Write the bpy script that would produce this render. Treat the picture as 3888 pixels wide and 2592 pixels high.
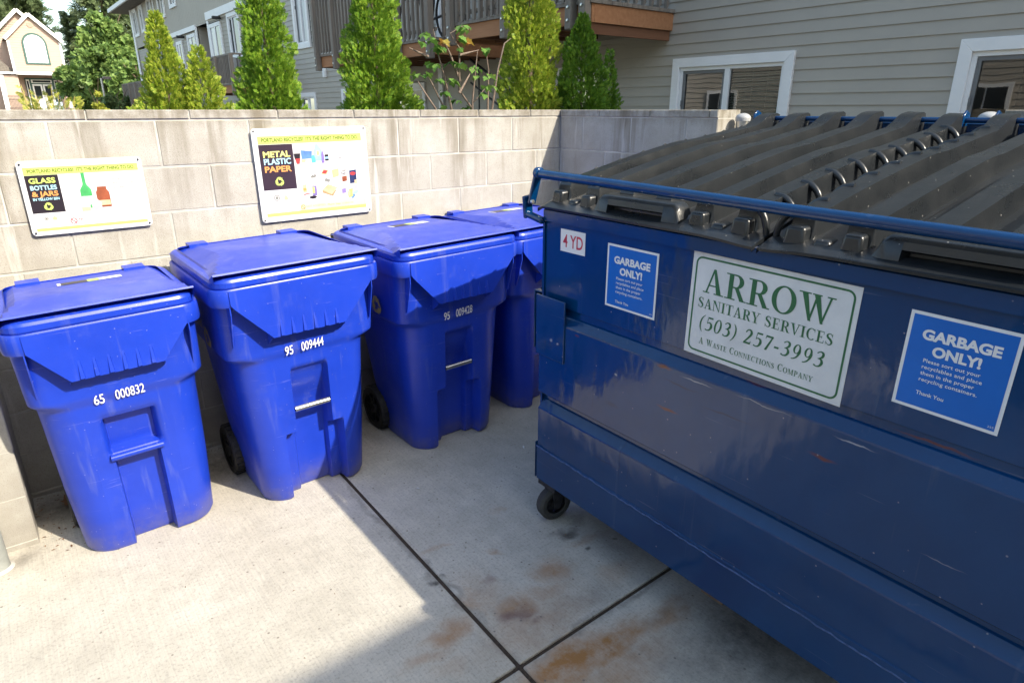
import bpy, bmesh, math, random
import numpy as np
from mathutils import Vector, Matrix
random.seed(7)
R = math.radians
for o in list(bpy.data.objects): bpy.data.objects.remove(o)
SC = bpy.context.scene
COL = SC.collection

# ------------------------------------------------------------------ camera, sky, sun, exposure
cam = bpy.data.cameras.new("camera"); camo = bpy.data.objects.new("camera", cam); COL.objects.link(camo)
cam.sensor_width = 36.0; cam.lens = 2466.4 / 3888 * 36.0; cam.clip_start = 0.05; cam.clip_end = 2000
PITCH, YAW = 0.3423, 0.664
camo.rotation_euler = (math.pi / 2 - PITCH, 0.0, -YAW); camo.location = (0, 0, 1.692)
SC.camera = camo
SUNDIR = Vector((0.44, -1.15, 1.0)).normalized()          # towards the sun
world = bpy.data.worlds.new("World"); SC.world = world; world.use_nodes = True
nt = world.node_tree; sky = nt.nodes.new("ShaderNodeTexSky"); sky.sky_type = 'NISHITA'; sky.sun_disc = False
sky.sun_elevation = math.asin(SUNDIR.z); sky.sun_rotation = math.atan2(SUNDIR.x, SUNDIR.y)
sky.air_density = 1.0; sky.dust_density = 2.0; sky.ozone_density = 1.0
bg = nt.nodes["Background"]; bg.inputs[1].default_value = 0.15
tn = nt.nodes.new("ShaderNodeMix"); tn.data_type = 'RGBA'; tn.blend_type = 'MULTIPLY'; tn.inputs[0].default_value = 1.0
tn.inputs[7].default_value = (1.06, 1.05, 0.93, 1)            # tints the sky light like a white balance, less blue in the shade
nt.links.new(sky.outputs[0], tn.inputs[6]); nt.links.new(tn.outputs[2], bg.inputs[0])
sl = bpy.data.lights.new("sun", 'SUN'); sl.energy = 2.75; sl.angle = R(0.5); sl.color = (1.0, 0.91, 0.76)
so = bpy.data.objects.new("sun", sl); COL.objects.link(so)
so.rotation_euler = (-SUNDIR).to_track_quat('-Z', 'Y').to_euler(); so.location = (4, -12, 12)
SC.view_settings.view_transform = 'Standard'; SC.view_settings.look = 'None'
SC.view_settings.gamma = 1.0; SC.view_settings.exposure = 1.40

# ------------------------------------------------------------------ materials
def new_mat(name):
    m = bpy.data.materials.new(name); m.use_nodes = True
    n = m.node_tree; b = n.nodes["Principled BSDF"]
    return m, n, b
def N(n, t, **kw):
    x = n.nodes.new(t)
    for k, v in kw.items():
        if k.startswith('i_'): x.inputs[k[2:].replace('_', ' ')].default_value = v
        else: setattr(x, k, v)
    return x
def L(n, a, b): n.links.new(a, b)
def coords(n, scale=(1, 1, 1), kind='Object'):
    tc = N(n, "ShaderNodeTexCoord"); mp = N(n, "ShaderNodeMapping"); mp.inputs['Scale'].default_value = scale
    L(n, tc.outputs[kind], mp.inputs[0]); return mp.outputs[0]
def noise(n, vec, scale, detail=4, rough=0.6):
    x = N(n, "ShaderNodeTexNoise"); x.inputs['Scale'].default_value = scale; x.inputs['Detail'].default_value = detail
    x.inputs['Roughness'].default_value = rough
    if vec is not None: L(n, vec, x.inputs['Vector'])
    return x.outputs[0]
def ramp(n, fac, stops, interp='LINEAR'):
    r = N(n, "ShaderNodeValToRGB"); e = r.color_ramp.elements; r.color_ramp.interpolation = interp
    while len(e) < len(stops): e.new(0.5)
    for i, (p, c) in enumerate(stops):
        e[i].position = p; e[i].color = (c, c, c, 1) if isinstance(c, (int, float)) else (*c, 1)
    L(n, fac, r.inputs[0]); return r.outputs[0]
def mix(n, fac, a, b, mode='MIX'):
    x = N(n, "ShaderNodeMix", data_type='RGBA', blend_type=mode)
    for s, v in ((0, fac), (6, a), (7, b)):
        if hasattr(v, 'is_output'): L(n, v, x.inputs[s])
        elif s == 0: x.inputs[0].default_value = v
        else: x.inputs[s].default_value = (*v, 1)
    return x.outputs[2]
def bump(n, b, h, strength=0.3, dist=0.01, prev=None):
    x = N(n, "ShaderNodeBump"); x.inputs['Strength'].default_value = strength; x.inputs['Distance'].default_value = dist
    L(n, h, x.inputs['Height'])
    if prev is not None: L(n, prev, x.inputs['Normal'])
    L(n, x.outputs[0], b.inputs['Normal']); return x.outputs[0]
def island(n):
    g = N(n, "ShaderNodeNewGeometry"); return g.outputs['Random Per Island']

def plain(name, col, rough=0.6, metal=0.0, var=0.12, scale=12, bmp=0.0, spec=0.5):
    m, n, b = new_mat(name)
    v = coords(n); f = noise(n, v, scale, 5)
    c = mix(n, ramp(n, f, [(0.3, 0.0), (0.7, 1.0)]), tuple(x * (1 - var) for x in col), tuple(min(1, x * (1 + var)) for x in col))
    L(n, c, b.inputs['Base Color']); b.inputs['Roughness'].default_value = rough; b.inputs['Metallic'].default_value = metal
    b.inputs['Specular IOR Level'].default_value = spec
    if bmp: bump(n, b, noise(n, v, scale * 6, 3), bmp, 0.004)
    return m

def blob_mask(n, vec, blobs):
    """sum of soft round stains, each (x, y, rx, ry, strength)"""
    acc = None
    for (x, y, rx, ry, s) in blobs:
        mp = N(n, "ShaderNodeMapping", vector_type='TEXTURE')
        mp.inputs['Location'].default_value = (x, y, 0); mp.inputs['Scale'].default_value = (rx, ry, 1000)
        L(n, vec, mp.inputs[0])
        ln = N(n, "ShaderNodeVectorMath", operation='LENGTH'); L(n, mp.outputs[0], ln.inputs[0])
        mr = N(n, "ShaderNodeMapRange", interpolation_type='SMOOTHSTEP')
        mr.inputs[1].default_value = 1.0; mr.inputs[2].default_value = 0.1; mr.inputs[3].default_value = 0; mr.inputs[4].default_value = s
        L(n, ln.outputs[1], mr.inputs[0])
        if acc is None: acc = mr.outputs[0]
        else:
            a = N(n, "ShaderNodeMath", operation='MAXIMUM'); L(n, acc, a.inputs[0]); L(n, mr.outputs[0], a.inputs[1]); acc = a.outputs[0]
    return acc
def mul(n, a, b):
    x = N(n, "ShaderNodeMath", operation='MULTIPLY')
    for i, v in enumerate((a, b)):
        if hasattr(v, 'is_output'): L(n, v, x.inputs[i])
        else: x.inputs[i].default_value = v
    return x.outputs[0]

def mat_concrete():
    m, n, b = new_mat("concrete")
    v = coords(n)
    big = noise(n, v, 1.3, 6, 0.65); fine = noise(n, v, 90, 3, 0.7)
    c = mix(n, ramp(n, big, [(0.3, 0), (0.7, 1)]), (0.47, 0.435, 0.365), (0.61, 0.57, 0.49))
    mid = noise(n, v, 9, 5, 0.7)
    c = mix(n, ramp(n, mid, [(0.35, 0.32), (0.60, 0)]), c, (0.28, 0.26, 0.215))
    c = mix(n, ramp(n, fine, [(0.30, 0.5), (0.5, 0)]), c, (0.2, 0.19, 0.175))
    # brushed lines
    vb = coords(n, (3, 160, 1)); vb2 = N(n, "ShaderNodeMapping"); vb2.inputs['Rotation'].default_value = (0, 0, R(1.8))
    br = noise(n, coords(n, (190, 2.5, 1)), 1.0, 2, 0.5)
    c = mix(n, ramp(n, br, [(0.36, 0.20), (0.6, 0)]), c, (0.27, 0.26, 0.24))
    # warped coordinates for stains
    wn = N(n, "ShaderNodeTexNoise"); wn.inputs['Scale'].default_value = 7; wn.inputs['Detail'].default_value = 4
    L(n, v, wn.inputs['Vector'])
    sub = N(n, "ShaderNodeVectorMath", operation='SUBTRACT'); L(n, wn.outputs[1], sub.inputs[0]); sub.inputs[1].default_value = (.5, .5, .5)
    sc = N(n, "ShaderNodeVectorMath", operation='SCALE'); L(n, sub.outputs[0], sc.inputs[0]); sc.inputs['Scale'].default_value = 0.16
    ad = N(n, "ShaderNodeVectorMath", operation='ADD'); L(n, v, ad.inputs[0]); L(n, sc.outputs[0], ad.inputs[1])
    wv = ad.outputs[0]
    brk = ramp(n, noise(n, v, 13, 6, 0.75), [(0.30, 0.45), (0.62, 1.1)])
    rust = blob_mask(n, wv, [(1.18, 1.47, .13, .10, .7), (1.30, 1.48, .22, .08, .45), (1.41, 1.56, .12, .10, .65), (1.07, 1.62, .05, .12, .5),
        (1.15, 1.19, .34, .12, 1.0), (1.30, 1.15, .34, .10, .95), (1.55, 1.12, .25, .08, .6), (1.20, 1.38, .34, .16, .4), (1.12, 1.60, .14, .22, .3), (1.25, 1.05, .40, .14, .55), (1.42, 1.19, .20, .06, .55), (1.10, 1.12, .16, .06, .9),
        (0.92, 1.53, .13, .085, .75), (0.80, 1.47, .15, .05, .35), (1.28, 1.78, .045, .035, .6), (1.13, 1.94, .11, .03, .3), (1.48, 2.0, .05, .04, .3),
        (1.60, 1.40, .16, .09, .35), (1.66, 1.62, .12, .05, .35), (1.06, 1.58, .03, .22, .35), (1.5, 1.1, .3, .1, .3), (0.86, 1.40, .12, .05, .25)])
    c = mix(n, mul(n, rust, brk), c, (0.33, 0.165, 0.06))
    purple = blob_mask(n, wv, [(1.16, 1.44, .09, .045, .8), (1.20, 1.39, .05, .03, .6), (1.18, 1.66, .06, .03, .45)])
    c = mix(n, mul(n, purple, brk), c, (0.17, 0.10, 0.09))
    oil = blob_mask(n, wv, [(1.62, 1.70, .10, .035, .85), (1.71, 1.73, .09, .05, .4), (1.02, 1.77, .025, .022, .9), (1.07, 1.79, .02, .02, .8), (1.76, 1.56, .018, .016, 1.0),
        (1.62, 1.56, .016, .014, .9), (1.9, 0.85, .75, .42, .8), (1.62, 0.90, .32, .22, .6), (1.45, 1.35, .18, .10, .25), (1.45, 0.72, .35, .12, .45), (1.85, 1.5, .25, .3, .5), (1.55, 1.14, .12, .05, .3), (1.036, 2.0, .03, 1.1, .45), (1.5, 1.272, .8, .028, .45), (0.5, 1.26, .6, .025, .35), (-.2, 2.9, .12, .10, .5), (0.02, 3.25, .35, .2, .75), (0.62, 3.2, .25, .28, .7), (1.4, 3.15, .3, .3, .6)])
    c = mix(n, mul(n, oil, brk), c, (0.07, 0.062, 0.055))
    spots = N(n, "ShaderNodeTexVoronoi"); spots.inputs['Scale'].default_value = 17; L(n, v, spots.inputs['Vector'])
    c = mix(n, ramp(n, spots.outputs['Distance'], [(0.0, 0.8), (0.05, 0.75), (0.09, 0)]), c, (0.16, 0.14, 0.12))
    L(n, c, b.inputs['Base Color']); b.inputs['Roughness'].default_value = 0.85
    b.inputs['Specular IOR Level'].default_value = 0.25
    p = bump(n, b, br, 0.25, 0.003); bump(n, b, fine, 0.35, 0.003, p)
    return m

def mat_block():
    m, n, b = new_mat("concrete_block")
    v = coords(n); isl = island(n)
    c = mix(n, isl, (0.445, 0.432, 0.395), (0.49, 0.478, 0.44))
    g = noise(n, v, 240, 3, 0.75)
    c = mix(n, ramp(n, g, [(0.33, 0.7), (0.46, 0)]), c, (0.22, 0.20, 0.165))
    med = noise(n, v, 6, 5, 0.65)
    c = mix(n, ramp(n, med, [(0.38, 0.5), (0.65, 0)]), c, (0.31, 0.285, 0.24))
    # rain streaks: tall thin noise, strongest near the top of the wall
    st = noise(n, coords(n, (7, 7, 0.55)), 1.0, 5, 0.6)
    sep = N(n, "ShaderNodeSeparateXYZ"); L(n, v, sep.inputs[0])
    top = N(n, "ShaderNodeMapRange"); top.inputs[1].default_value = 0.95; top.inputs[2].default_value = 1.69
    L(n, sep.outputs[2], top.inputs[0])
    c = mix(n, mul(n, ramp(n, st, [(0.49, 0), (0.64, 0.9)]), top.outputs[0]), c, (0.185, 0.16, 0.115))
    cap = N(n, "ShaderNodeMapRange"); cap.inputs[1].default_value = 1.60; cap.inputs[2].default_value = 1.68
    L(n, sep.outputs[2], cap.inputs[0])
    c = mix(n, mul(n, cap.outputs[0], ramp(n, noise(n, v, 14, 5, 0.7), [(0.35, 0.85), (0.62, 0.1)])), c, (0.19, 0.165, 0.125))
    # white lime bloom just under the cap and drips
    wl = noise(n, coords(n, (14, 14, 1.2)), 1.0, 4, 0.6)
    c = mix(n, ramp(n, wl, [(0.60, 0), (0.70, 0.55)]), c, (0.66, 0.65, 0.62))
    low = N(n, "ShaderNodeMapRange"); low.inputs[1].default_value = 0.45; low.inputs[2].default_value = 0.0
    L(n, sep.outputs[2], low.inputs[0])
    c = mix(n, mul(n, low.outputs[0], ramp(n, noise(n, v, 5, 4), [(0.3, .8), (.7, .2)])), c, (0.22, 0.20, 0.17))
    L(n, c, b.inputs['Base Color']); b.inputs['Roughness'].default_value = 0.92
    b.inputs['Specular IOR Level'].default_value = 0.2
    bump(n, b, g, 0.5, 0.004)
    return m

def mat_bin():
    m, n, b = new_mat("blue_plastic")
    v = coords(n); f = noise(n, v, 3.0, 5, 0.6)
    c = mix(n, ramp(n, f, [(0.3, 0), (0.7, 1)]), (0.007, 0.036, 0.41), (0.013, 0.052, 0.53))
    dirt = noise(n, v, 7, 6, 0.7)
    c = mix(n, ramp(n, dirt, [(0.58, 0), (0.78, 0.24)]), c, (0.12, 0.15, 0.38))
    scr = noise(n, coords(n, (3, 3, 60)), 2.0, 3, 0.6)
    c = mix(n, ramp(n, scr, [(0.66, 0), (0.72, 0.18)]), c, (0.28, 0.30, 0.75))
    sz = N(n, "ShaderNodeSeparateXYZ"); L(n, v, sz.inputs[0]); lo = N(n, "ShaderNodeMapRange"); lo.inputs[1].default_value = .16; lo.inputs[2].default_value = 0.0; L(n, sz.outputs[2], lo.inputs[0])
    c = mix(n, mul(n, lo.outputs[0], ramp(n, noise(n, v, 9, 6, 0.7), [(0.35, 0.0), (0.65, 0.55)])), c, (0.16, 0.14, 0.13))
    drip = noise(n, coords(n, (26, 26, 1.4)), 1.0, 4, 0.55)
    c = mix(n, ramp(n, drip, [(0.60, 0), (0.72, 0.30)]), c, (0.13, 0.16, 0.42))
    speck = N(n, "ShaderNodeTexVoronoi"); speck.inputs['Scale'].default_value = 34; L(n, v, speck.inputs['Vector'])
    c = mix(n, ramp(n, speck.outputs['Distance'], [(0.0, .5), (0.05, .45), (0.08, 0)]), c, (0.30, 0.30, 0.55))
    L(n, c, b.inputs['Base Color'])
    L(n, ramp(n, dirt, [(0.3, 0.28), (0.7, 0.46)]), b.inputs['Roughness'])
    b.inputs['Specular IOR Level'].default_value = 0.5
    bump(n, b, noise(n, v, 220, 2), 0.06, 0.002)
    return m

def mat_dumpster():
    m, n, b = new_mat("dark_blue_paint")
    v = coords(n); f = noise(n, v, 2.2, 5, 0.6)
    c = mix(n, ramp(n, f, [(0.3, 0), (0.7, 1)]), (0.0008, 0.030, 0.110), (0.0014, 0.046, 0.155))
    # scratches and chips of the front panels, in the panel's own y, z
    sw = N(n, "ShaderNodeSeparateXYZ"); L(n, v, sw.inputs[0]); cm = N(n, "ShaderNodeCombineXYZ"); L(n, sw.outputs[1], cm.inputs[0]); L(n, sw.outputs[2], cm.inputs[1])
    wn = N(n, "ShaderNodeTexNoise"); wn.inputs['Scale'].default_value = 16; wn.inputs['Detail'].default_value = 3; L(n, v, wn.inputs['Vector'])
    wsb = N(n, "ShaderNodeVectorMath", operation='SUBTRACT'); L(n, wn.outputs[1], wsb.inputs[0]); wsb.inputs[1].default_value = (.5, .5, .5)
    wsc = N(n, "ShaderNodeVectorMath", operation='SCALE'); L(n, wsb.outputs[0], wsc.inputs[0]); wsc.inputs['Scale'].default_value = 0.022
    wad = N(n, "ShaderNodeVectorMath", operation='ADD'); L(n, cm.outputs[0], wad.inputs[0]); L(n, wsc.outputs[0], wad.inputs[1]); yz = wad.outputs[0]
    c = mix(n, blob_mask(n, yz, [(-.715,.874,.085,.0045,.9),(-.89,.839,.11,.004,.9),(-.40,.46,.10,.004,.6),(-.33,.72,.004,.14,.4),(-.48,.50,.004,.15,.5),(-.52,.49,.003,.12,.4),(-.42,.70,.05,.014,.5)]), c, (0.003, 0.012, 0.05))
    c = mix(n, blob_mask(n, yz, [(-.775,.908,.075,.0028,1),(-1.26,.905,.065,.0028,1),(-1.0,.914,.11,.0022,.8),(-.437,.821,.010,.006,1),(-.09,.85,.012,.010,1),(-.13,.845,.010,.007,1),(-.35,.60,.05,.0022,.6),(-1.5,.70,.06,.0022,.5)]), c, (0.38, 0.38, 0.40))
    c = mix(n, blob_mask(n, yz, [(-.645,.916,.040,.010,1),(-.675,.775,.055,.008,1),(-1.19,.832,.045,.009,.9),(-.23,.905,.016,.006,.8),(-1.42,.965,.12,.005,.8),(-.95,.955,.05,.004,.5),(-1.02,1.27,.004,.02,.9)]), c, (0.15, 0.035, 0.016))
    s1 = noise(n, coords(n, (3, 2.0, 90)), 1.4, 3, 0.55)
    c = mix(n, ramp(n, s1, [(0.69, 0), (0.73, 0.35)]), c, (0.12, 0.16, 0.26))
    s3 = noise(n, coords(n, (30, 30, 1.5)), 1.0, 3, 0.5)
    c = mix(n, ramp(n, s3, [(0.66, 0), (0.75, 0.22)]), c, (0.10, 0.13, 0.2))
    sp = N(n, "ShaderNodeTexVoronoi"); sp.inputs['Scale'].default_value = 19; L(n, v, sp.inputs['Vector'])
    c = mix(n, ramp(n, sp.outputs['Distance'], [(0.0, .7), (0.035, .6), (0.055, 0)]), c, (0.30, 0.30, 0.32))
    L(n, c, b.inputs['Base Color'])
    L(n, ramp(n, noise(n, v, 3.5, 5, 0.6), [(0.35, 0.07), (0.7, 0.20)]), b.inputs['Roughness'])
    b.inputs['Specular IOR Level'].default_value = 0.60
    p = bump(n, b, noise(n, coords(n, (1, 1, 0.5)), 5.5, 3, 0.5), 0.22, 0.03)
    p = bump(n, b, noise(n, coords(n, (1, 1, 0.6)), 30, 3, 0.55), 0.10, 0.006, p)
    for i in b.inputs:
        if i.name == 'Coat Normal': L(n, p, i)
    return m

def mat_lid():
    m, n, b = new_mat("black_plastic")
    v = coords(n); f = noise(n, v, 5, 6, 0.7)
    c = mix(n, ramp(n, f, [(0.35, 0), (0.72, 1)]), (0.011, 0.0135, 0.0165), (0.022, 0.0245, 0.0275))
    st = noise(n, coords(n, (1.5, 30, 30)), 1.2, 4, 0.6)
    c = mix(n, ramp(n, st, [(0.60, 0), (0.78, 0.25)]), c, (0.06, 0.06, 0.057))
    sp = N(n, "ShaderNodeTexVoronoi"); sp.inputs['Scale'].default_value = 26; L(n, v, sp.inputs['Vector'])
    c = mix(n, ramp(n, sp.outputs['Distance'], [(0.0, .8), (0.04, .7), (0.06, 0)]), c, (0.36, 0.35, 0.33))
    L(n, c, b.inputs['Base Color'])
    L(n, ramp(n, noise(n, v, 8, 5), [(0.3, 0.24), (0.7, 0.38)]), b.inputs['Roughness'])
    b.inputs['Specular IOR Level'].default_value = 0.6
    bump(n, b, noise(n, v, 150, 3), 0.12, 0.003)
    return m

def mat_leaf(name, cols, rough=0.5, trans=0.35):
    m, n, b = new_mat(name)
    isl = island(n)
    k = len(cols) - 1
    c = ramp(n, isl, [(i / k, col) for i, col in enumerate(cols)])
    L(n, c, b.inputs['Base Color']); b.inputs['Roughness'].default_value = rough
    b.inputs['Specular IOR Level'].default_value = 0.3
    t = N(n, "ShaderNodeBsdfTranslucent"); L(n, c, t.inputs[0])
    mx = N(n, "ShaderNodeMixShader"); mx.inputs[0].default_value = trans
    L(n, b.outputs[0], mx.inputs[1]); L(n, t.outputs[0], mx.inputs[2])
    L(n, mx.outputs[0], n.nodes["Material Output"].inputs[0])
    return m

def mat_glass(name="window_glass", tint=(0.50, 0.56, 0.53), refl=0.06):
    m, n, b = new_mat(name); n.nodes.remove(b)
    t = N(n, "ShaderNodeBsdfTransparent"); t.inputs[0].default_value = (*tint, 1)
    g = N(n, "ShaderNodeBsdfGlossy"); g.inputs['Roughness'].default_value = 0.01; g.inputs[0].default_value = (1, 1, 1, 1)
    lw = N(n, "ShaderNodeFresnel"); lw.inputs[0].default_value = 1.5
    a = N(n, "ShaderNodeMath", operation='ADD', use_clamp=True); L(n, lw.outputs[0], a.inputs[0]); a.inputs[1].default_value = refl
    v = coords(n); bp = N(n, "ShaderNodeBump"); bp.inputs['Strength'].default_value = 0.035; bp.inputs['Distance'].default_value = 0.02
    L(n, noise(n, v, 2.5, 1), bp.inputs['Height']); L(n, bp.outputs[0], g.inputs['Normal'])
    mx = N(n, "ShaderNodeMixShader"); L(n, a.outputs[0], mx.inputs[0]); L(n, t.outputs[0], mx.inputs[1]); L(n, g.outputs[0], mx.inputs[2])
    L(n, mx.outputs[0], n.nodes["Material Output"].inputs[0])
    return m

def mat_wood(name, c1, c2, axis=1):
    m, n, b = new_mat(name)
    s = [22, 22, 22]; s[axis] = 1.6
    f = noise(n, coords(n, tuple(s)), 1.0, 5, 0.6)
    c = mix(n, ramp(n, f, [(0.3, 0), (0.7, 1)]), c1, c2)
    L(n, c, b.inputs['Base Color']); b.inputs['Roughness'].default_value = 0.8
    bump(n, b, f, 0.2, 0.003)
    return m

M = dict(
    concrete=mat_concrete(), block=mat_block(), bin=mat_bin(), paint=mat_dumpster(), lid=mat_lid(), glass=mat_glass(),
    far_glass=plain("dark_glass", (0.03, 0.035, 0.04), 0.08, var=0.2, scale=0.8, spec=0.8),
    bright_glass=plain("pale_curtain_glass", (0.46, 0.47, 0.50), 0.25, var=0.06, scale=0.7),
    mortar=plain("mortar", (0.47, 0.455, 0.415), 0.95, var=0.28, scale=9, bmp=0.3),
    filler=plain("joint_filler", (0.055, 0.038, 0.026), 0.95, var=0.5, scale=120, bmp=0.6),
    soil=plain("soil", (0.16, 0.15, 0.11), 0.95, var=0.4, scale=3, bmp=0.5),
    asphalt=plain("asphalt", (0.075, 0.073, 0.07), 0.9, var=0.15, scale=8, bmp=0.4),
    siding=plain("gray_vinyl_siding", (0.395, 0.362, 0.312), 0.55, var=0.04, scale=2.0),
    siding_far=plain("tan_gray_siding", (0.37, 0.335, 0.28), 0.6, var=0.04, scale=2.0),
    panel=plain("grooved_panel_siding", (0.44, 0.40, 0.335), 0.7, var=0.05, scale=1.0),
    pink=plain("pinkish_beige_siding", (0.46, 0.335, 0.27), 0.7, var=0.04, scale=1.0),
    roof=plain("asphalt_shingle", (0.16, 0.14, 0.12), 0.9, var=0.3, scale=9, bmp=0.4),
    trim=plain("white_trim", (0.80, 0.80, 0.80), 0.5, var=0.03, scale=4),
    green_trim=plain("dark_green_trim", (0.04, 0.10, 0.085), 0.5, var=0.1, scale=4),
    screen=plain("gray_screen_frame", (0.16, 0.165, 0.17), 0.5, var=0.08, scale=5),
    mesh=plain("insect_screen", (0.05, 0.052, 0.055), 0.6, var=0.1, scale=30),
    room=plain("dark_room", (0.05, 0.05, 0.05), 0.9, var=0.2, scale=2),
    blind=plain("pale_blind", (0.50, 0.50, 0.45), 0.6, var=0.05, scale=5),
    cedar=mat_wood("brown_fascia_wood", (0.34, 0.15, 0.065), (0.44, 0.21, 0.10)),
    joist=mat_wood("brown_joist_wood", (0.14, 0.06, 0.03), (0.22, 0.10, 0.05), 0),
    greywood=mat_wood("weathered_gray_wood", (0.16, 0.135, 0.115), (0.27, 0.235, 0.20), 2),
    steel=plain("galvanized_steel", (0.55, 0.55, 0.53), 0.32, metal=0.9, var=0.12, scale=25),
    domecap=plain("pale_gray_steel_cap", (0.40, 0.41, 0.42), 0.35, var=0.1, scale=20),
    rubber=plain("black_rubber", (0.018, 0.018, 0.018), 0.65, var=0.3, scale=30),
    wheelrub=plain("worn_gray_rubber", (0.045, 0.045, 0.043), 0.75, var=0.35, scale=30),
    metal=plain("dark_steel", (0.05, 0.05, 0.055), 0.45, metal=0.7, var=0.4, scale=40),
    white=plain("white_print", (0.82, 0.82, 0.82), 0.45, var=0.03, scale=15),
    signwhite=plain("white_sign_panel", (0.70, 0.71, 0.72), 0.35, var=0.03, scale=6),
    offwhite=plain("dirty_white_panel", (0.72, 0.73, 0.73), 0.35, var=0.08, scale=9),
    number=plain("white_stencil", (0.80, 0.80, 0.82), 0.5, var=0.04, scale=40),
    gold=plain("gold_print", (0.42, 0.33, 0.10), 0.5, var=0.1, scale=40),
    lime=plain("lime_green_print", (0.56, 0.74, 0.16), 0.4, var=0.03, scale=10),
    yellow=plain("pale_yellow_print", (0.80, 0.78, 0.24), 0.4, var=0.03, scale=10),
    inkblack=plain("black_print", (0.022, 0.016, 0.022), 0.35, var=0.1, scale=10),
    inkgrey=plain("gray_print", (0.22, 0.22, 0.2), 0.4, var=0.1, scale=10),
    palegrey=plain("pale_gray_print", (0.55, 0.56, 0.57), 0.4, var=0.05, scale=10),
    olive=plain("dark_olive_print", (0.10, 0.11, 0.02), 0.4, var=0.1, scale=10),
    cyan=plain("pale_blue_print", (0.40, 0.68, 0.80), 0.4, var=0.05, scale=10),
    orange=plain("orange_print", (0.80, 0.33, 0.10), 0.4, var=0.05, scale=10),
    red=plain("red_print", (0.62, 0.05, 0.05), 0.4, var=0.05, scale=10),
    pinkink=plain("pink_print", (0.75, 0.42, 0.48), 0.4, var=0.08, scale=30),
    bottle=plain("bottle_green_print", (0.06, 0.36, 0.11), 0.4, var=0.3, scale=14),
    brown=plain("brown_print", (0.26, 0.07, 0.03), 0.4, var=0.4, scale=14),
    tan=plain("tan_print", (0.62, 0.48, 0.28), 0.4, var=0.2, scale=30),
    blueink=plain("mid_blue_print", (0.10, 0.22, 0.55), 0.4, var=0.3, scale=30),
    aqua=plain("light_blue_print", (0.30, 0.58, 0.80), 0.4, var=0.2, scale=25),
    purple=plain("violet_print", (0.22, 0.16, 0.42), 0.4, var=0.2, scale=25),
    sticker=plain("bright_blue_sticker", (0.004, 0.14, 0.56), 0.3, var=0.08, scale=5),
    signgreen=plain("dark_green_lettering", (0.022, 0.14, 0.052), 0.4, var=0.08, scale=15),
    rustwood=plain("rusty_tan_steel", (0.13, 0.085, 0.05), 0.8, var=0.3, scale=20),
    bark=plain("brown_bark", (0.12, 0.085, 0.06), 0.9, var=0.3, scale=20, bmp=0.4),
    twig=plain("gray_brown_twig", (0.20, 0.15, 0.12), 0.85, var=0.25, scale=30),
    arbor=mat_leaf("arborvitae_foliage", [(0.09, 0.20, 0.02), (0.15, 0.30, 0.03), (0.23, 0.38, 0.035), (0.34, 0.44, 0.05)]),
    arbor_y=mat_leaf("yellow_arborvitae_foliage", [(0.13, 0.23, 0.02), (0.24, 0.36, 0.035), (0.37, 0.46, 0.05), (0.52, 0.52, 0.08)]),
    arbor_d=mat_leaf("deep_green_arborvitae_foliage", [(0.06, 0.15, 0.02), (0.10, 0.23, 0.025), (0.15, 0.30, 0.03), (0.25, 0.38, 0.04)]),
    fir=mat_leaf("conifer_foliage", [(0.06, 0.095, 0.04), (0.10, 0.14, 0.06), (0.14, 0.18, 0.08)], trans=0.15),
    decid=mat_leaf("broadleaf_foliage", [(0.10, 0.18, 0.05), (0.17, 0.27, 0.07), (0.26, 0.36, 0.10)], trans=0.3),
    young=mat_leaf("yellow_green_foliage", [(0.25, 0.33, 0.04), (0.42, 0.45, 0.07), (0.50, 0.48, 0.10)]),
    bush=mat_leaf("gray_green_foliage", [(0.06, 0.11, 0.04), (0.11, 0.17, 0.06), (0.16, 0.21, 0.09)], trans=0.2),
    maple=mat_leaf("maple_green_leaf", [(0.07, 0.17, 0.03), (0.13, 0.26, 0.05), (0.19, 0.32, 0.07)]),
    maple_o=mat_leaf("maple_orange_leaf", [(0.42, 0.18, 0.04), (0.50, 0.30, 0.06), (0.36, 0.32, 0.06)]),
    deadleaf=mat_leaf("dry_brown_leaf", [(0.10, 0.05, 0.03), (0.2, 0.10, 0.05), (0.26, 0.15, 0.08)], trans=0.1),
    paper=plain("white_scrap", (0.75, 0.75, 0.73), 0.7, var=0.05, scale=30),
)

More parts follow.
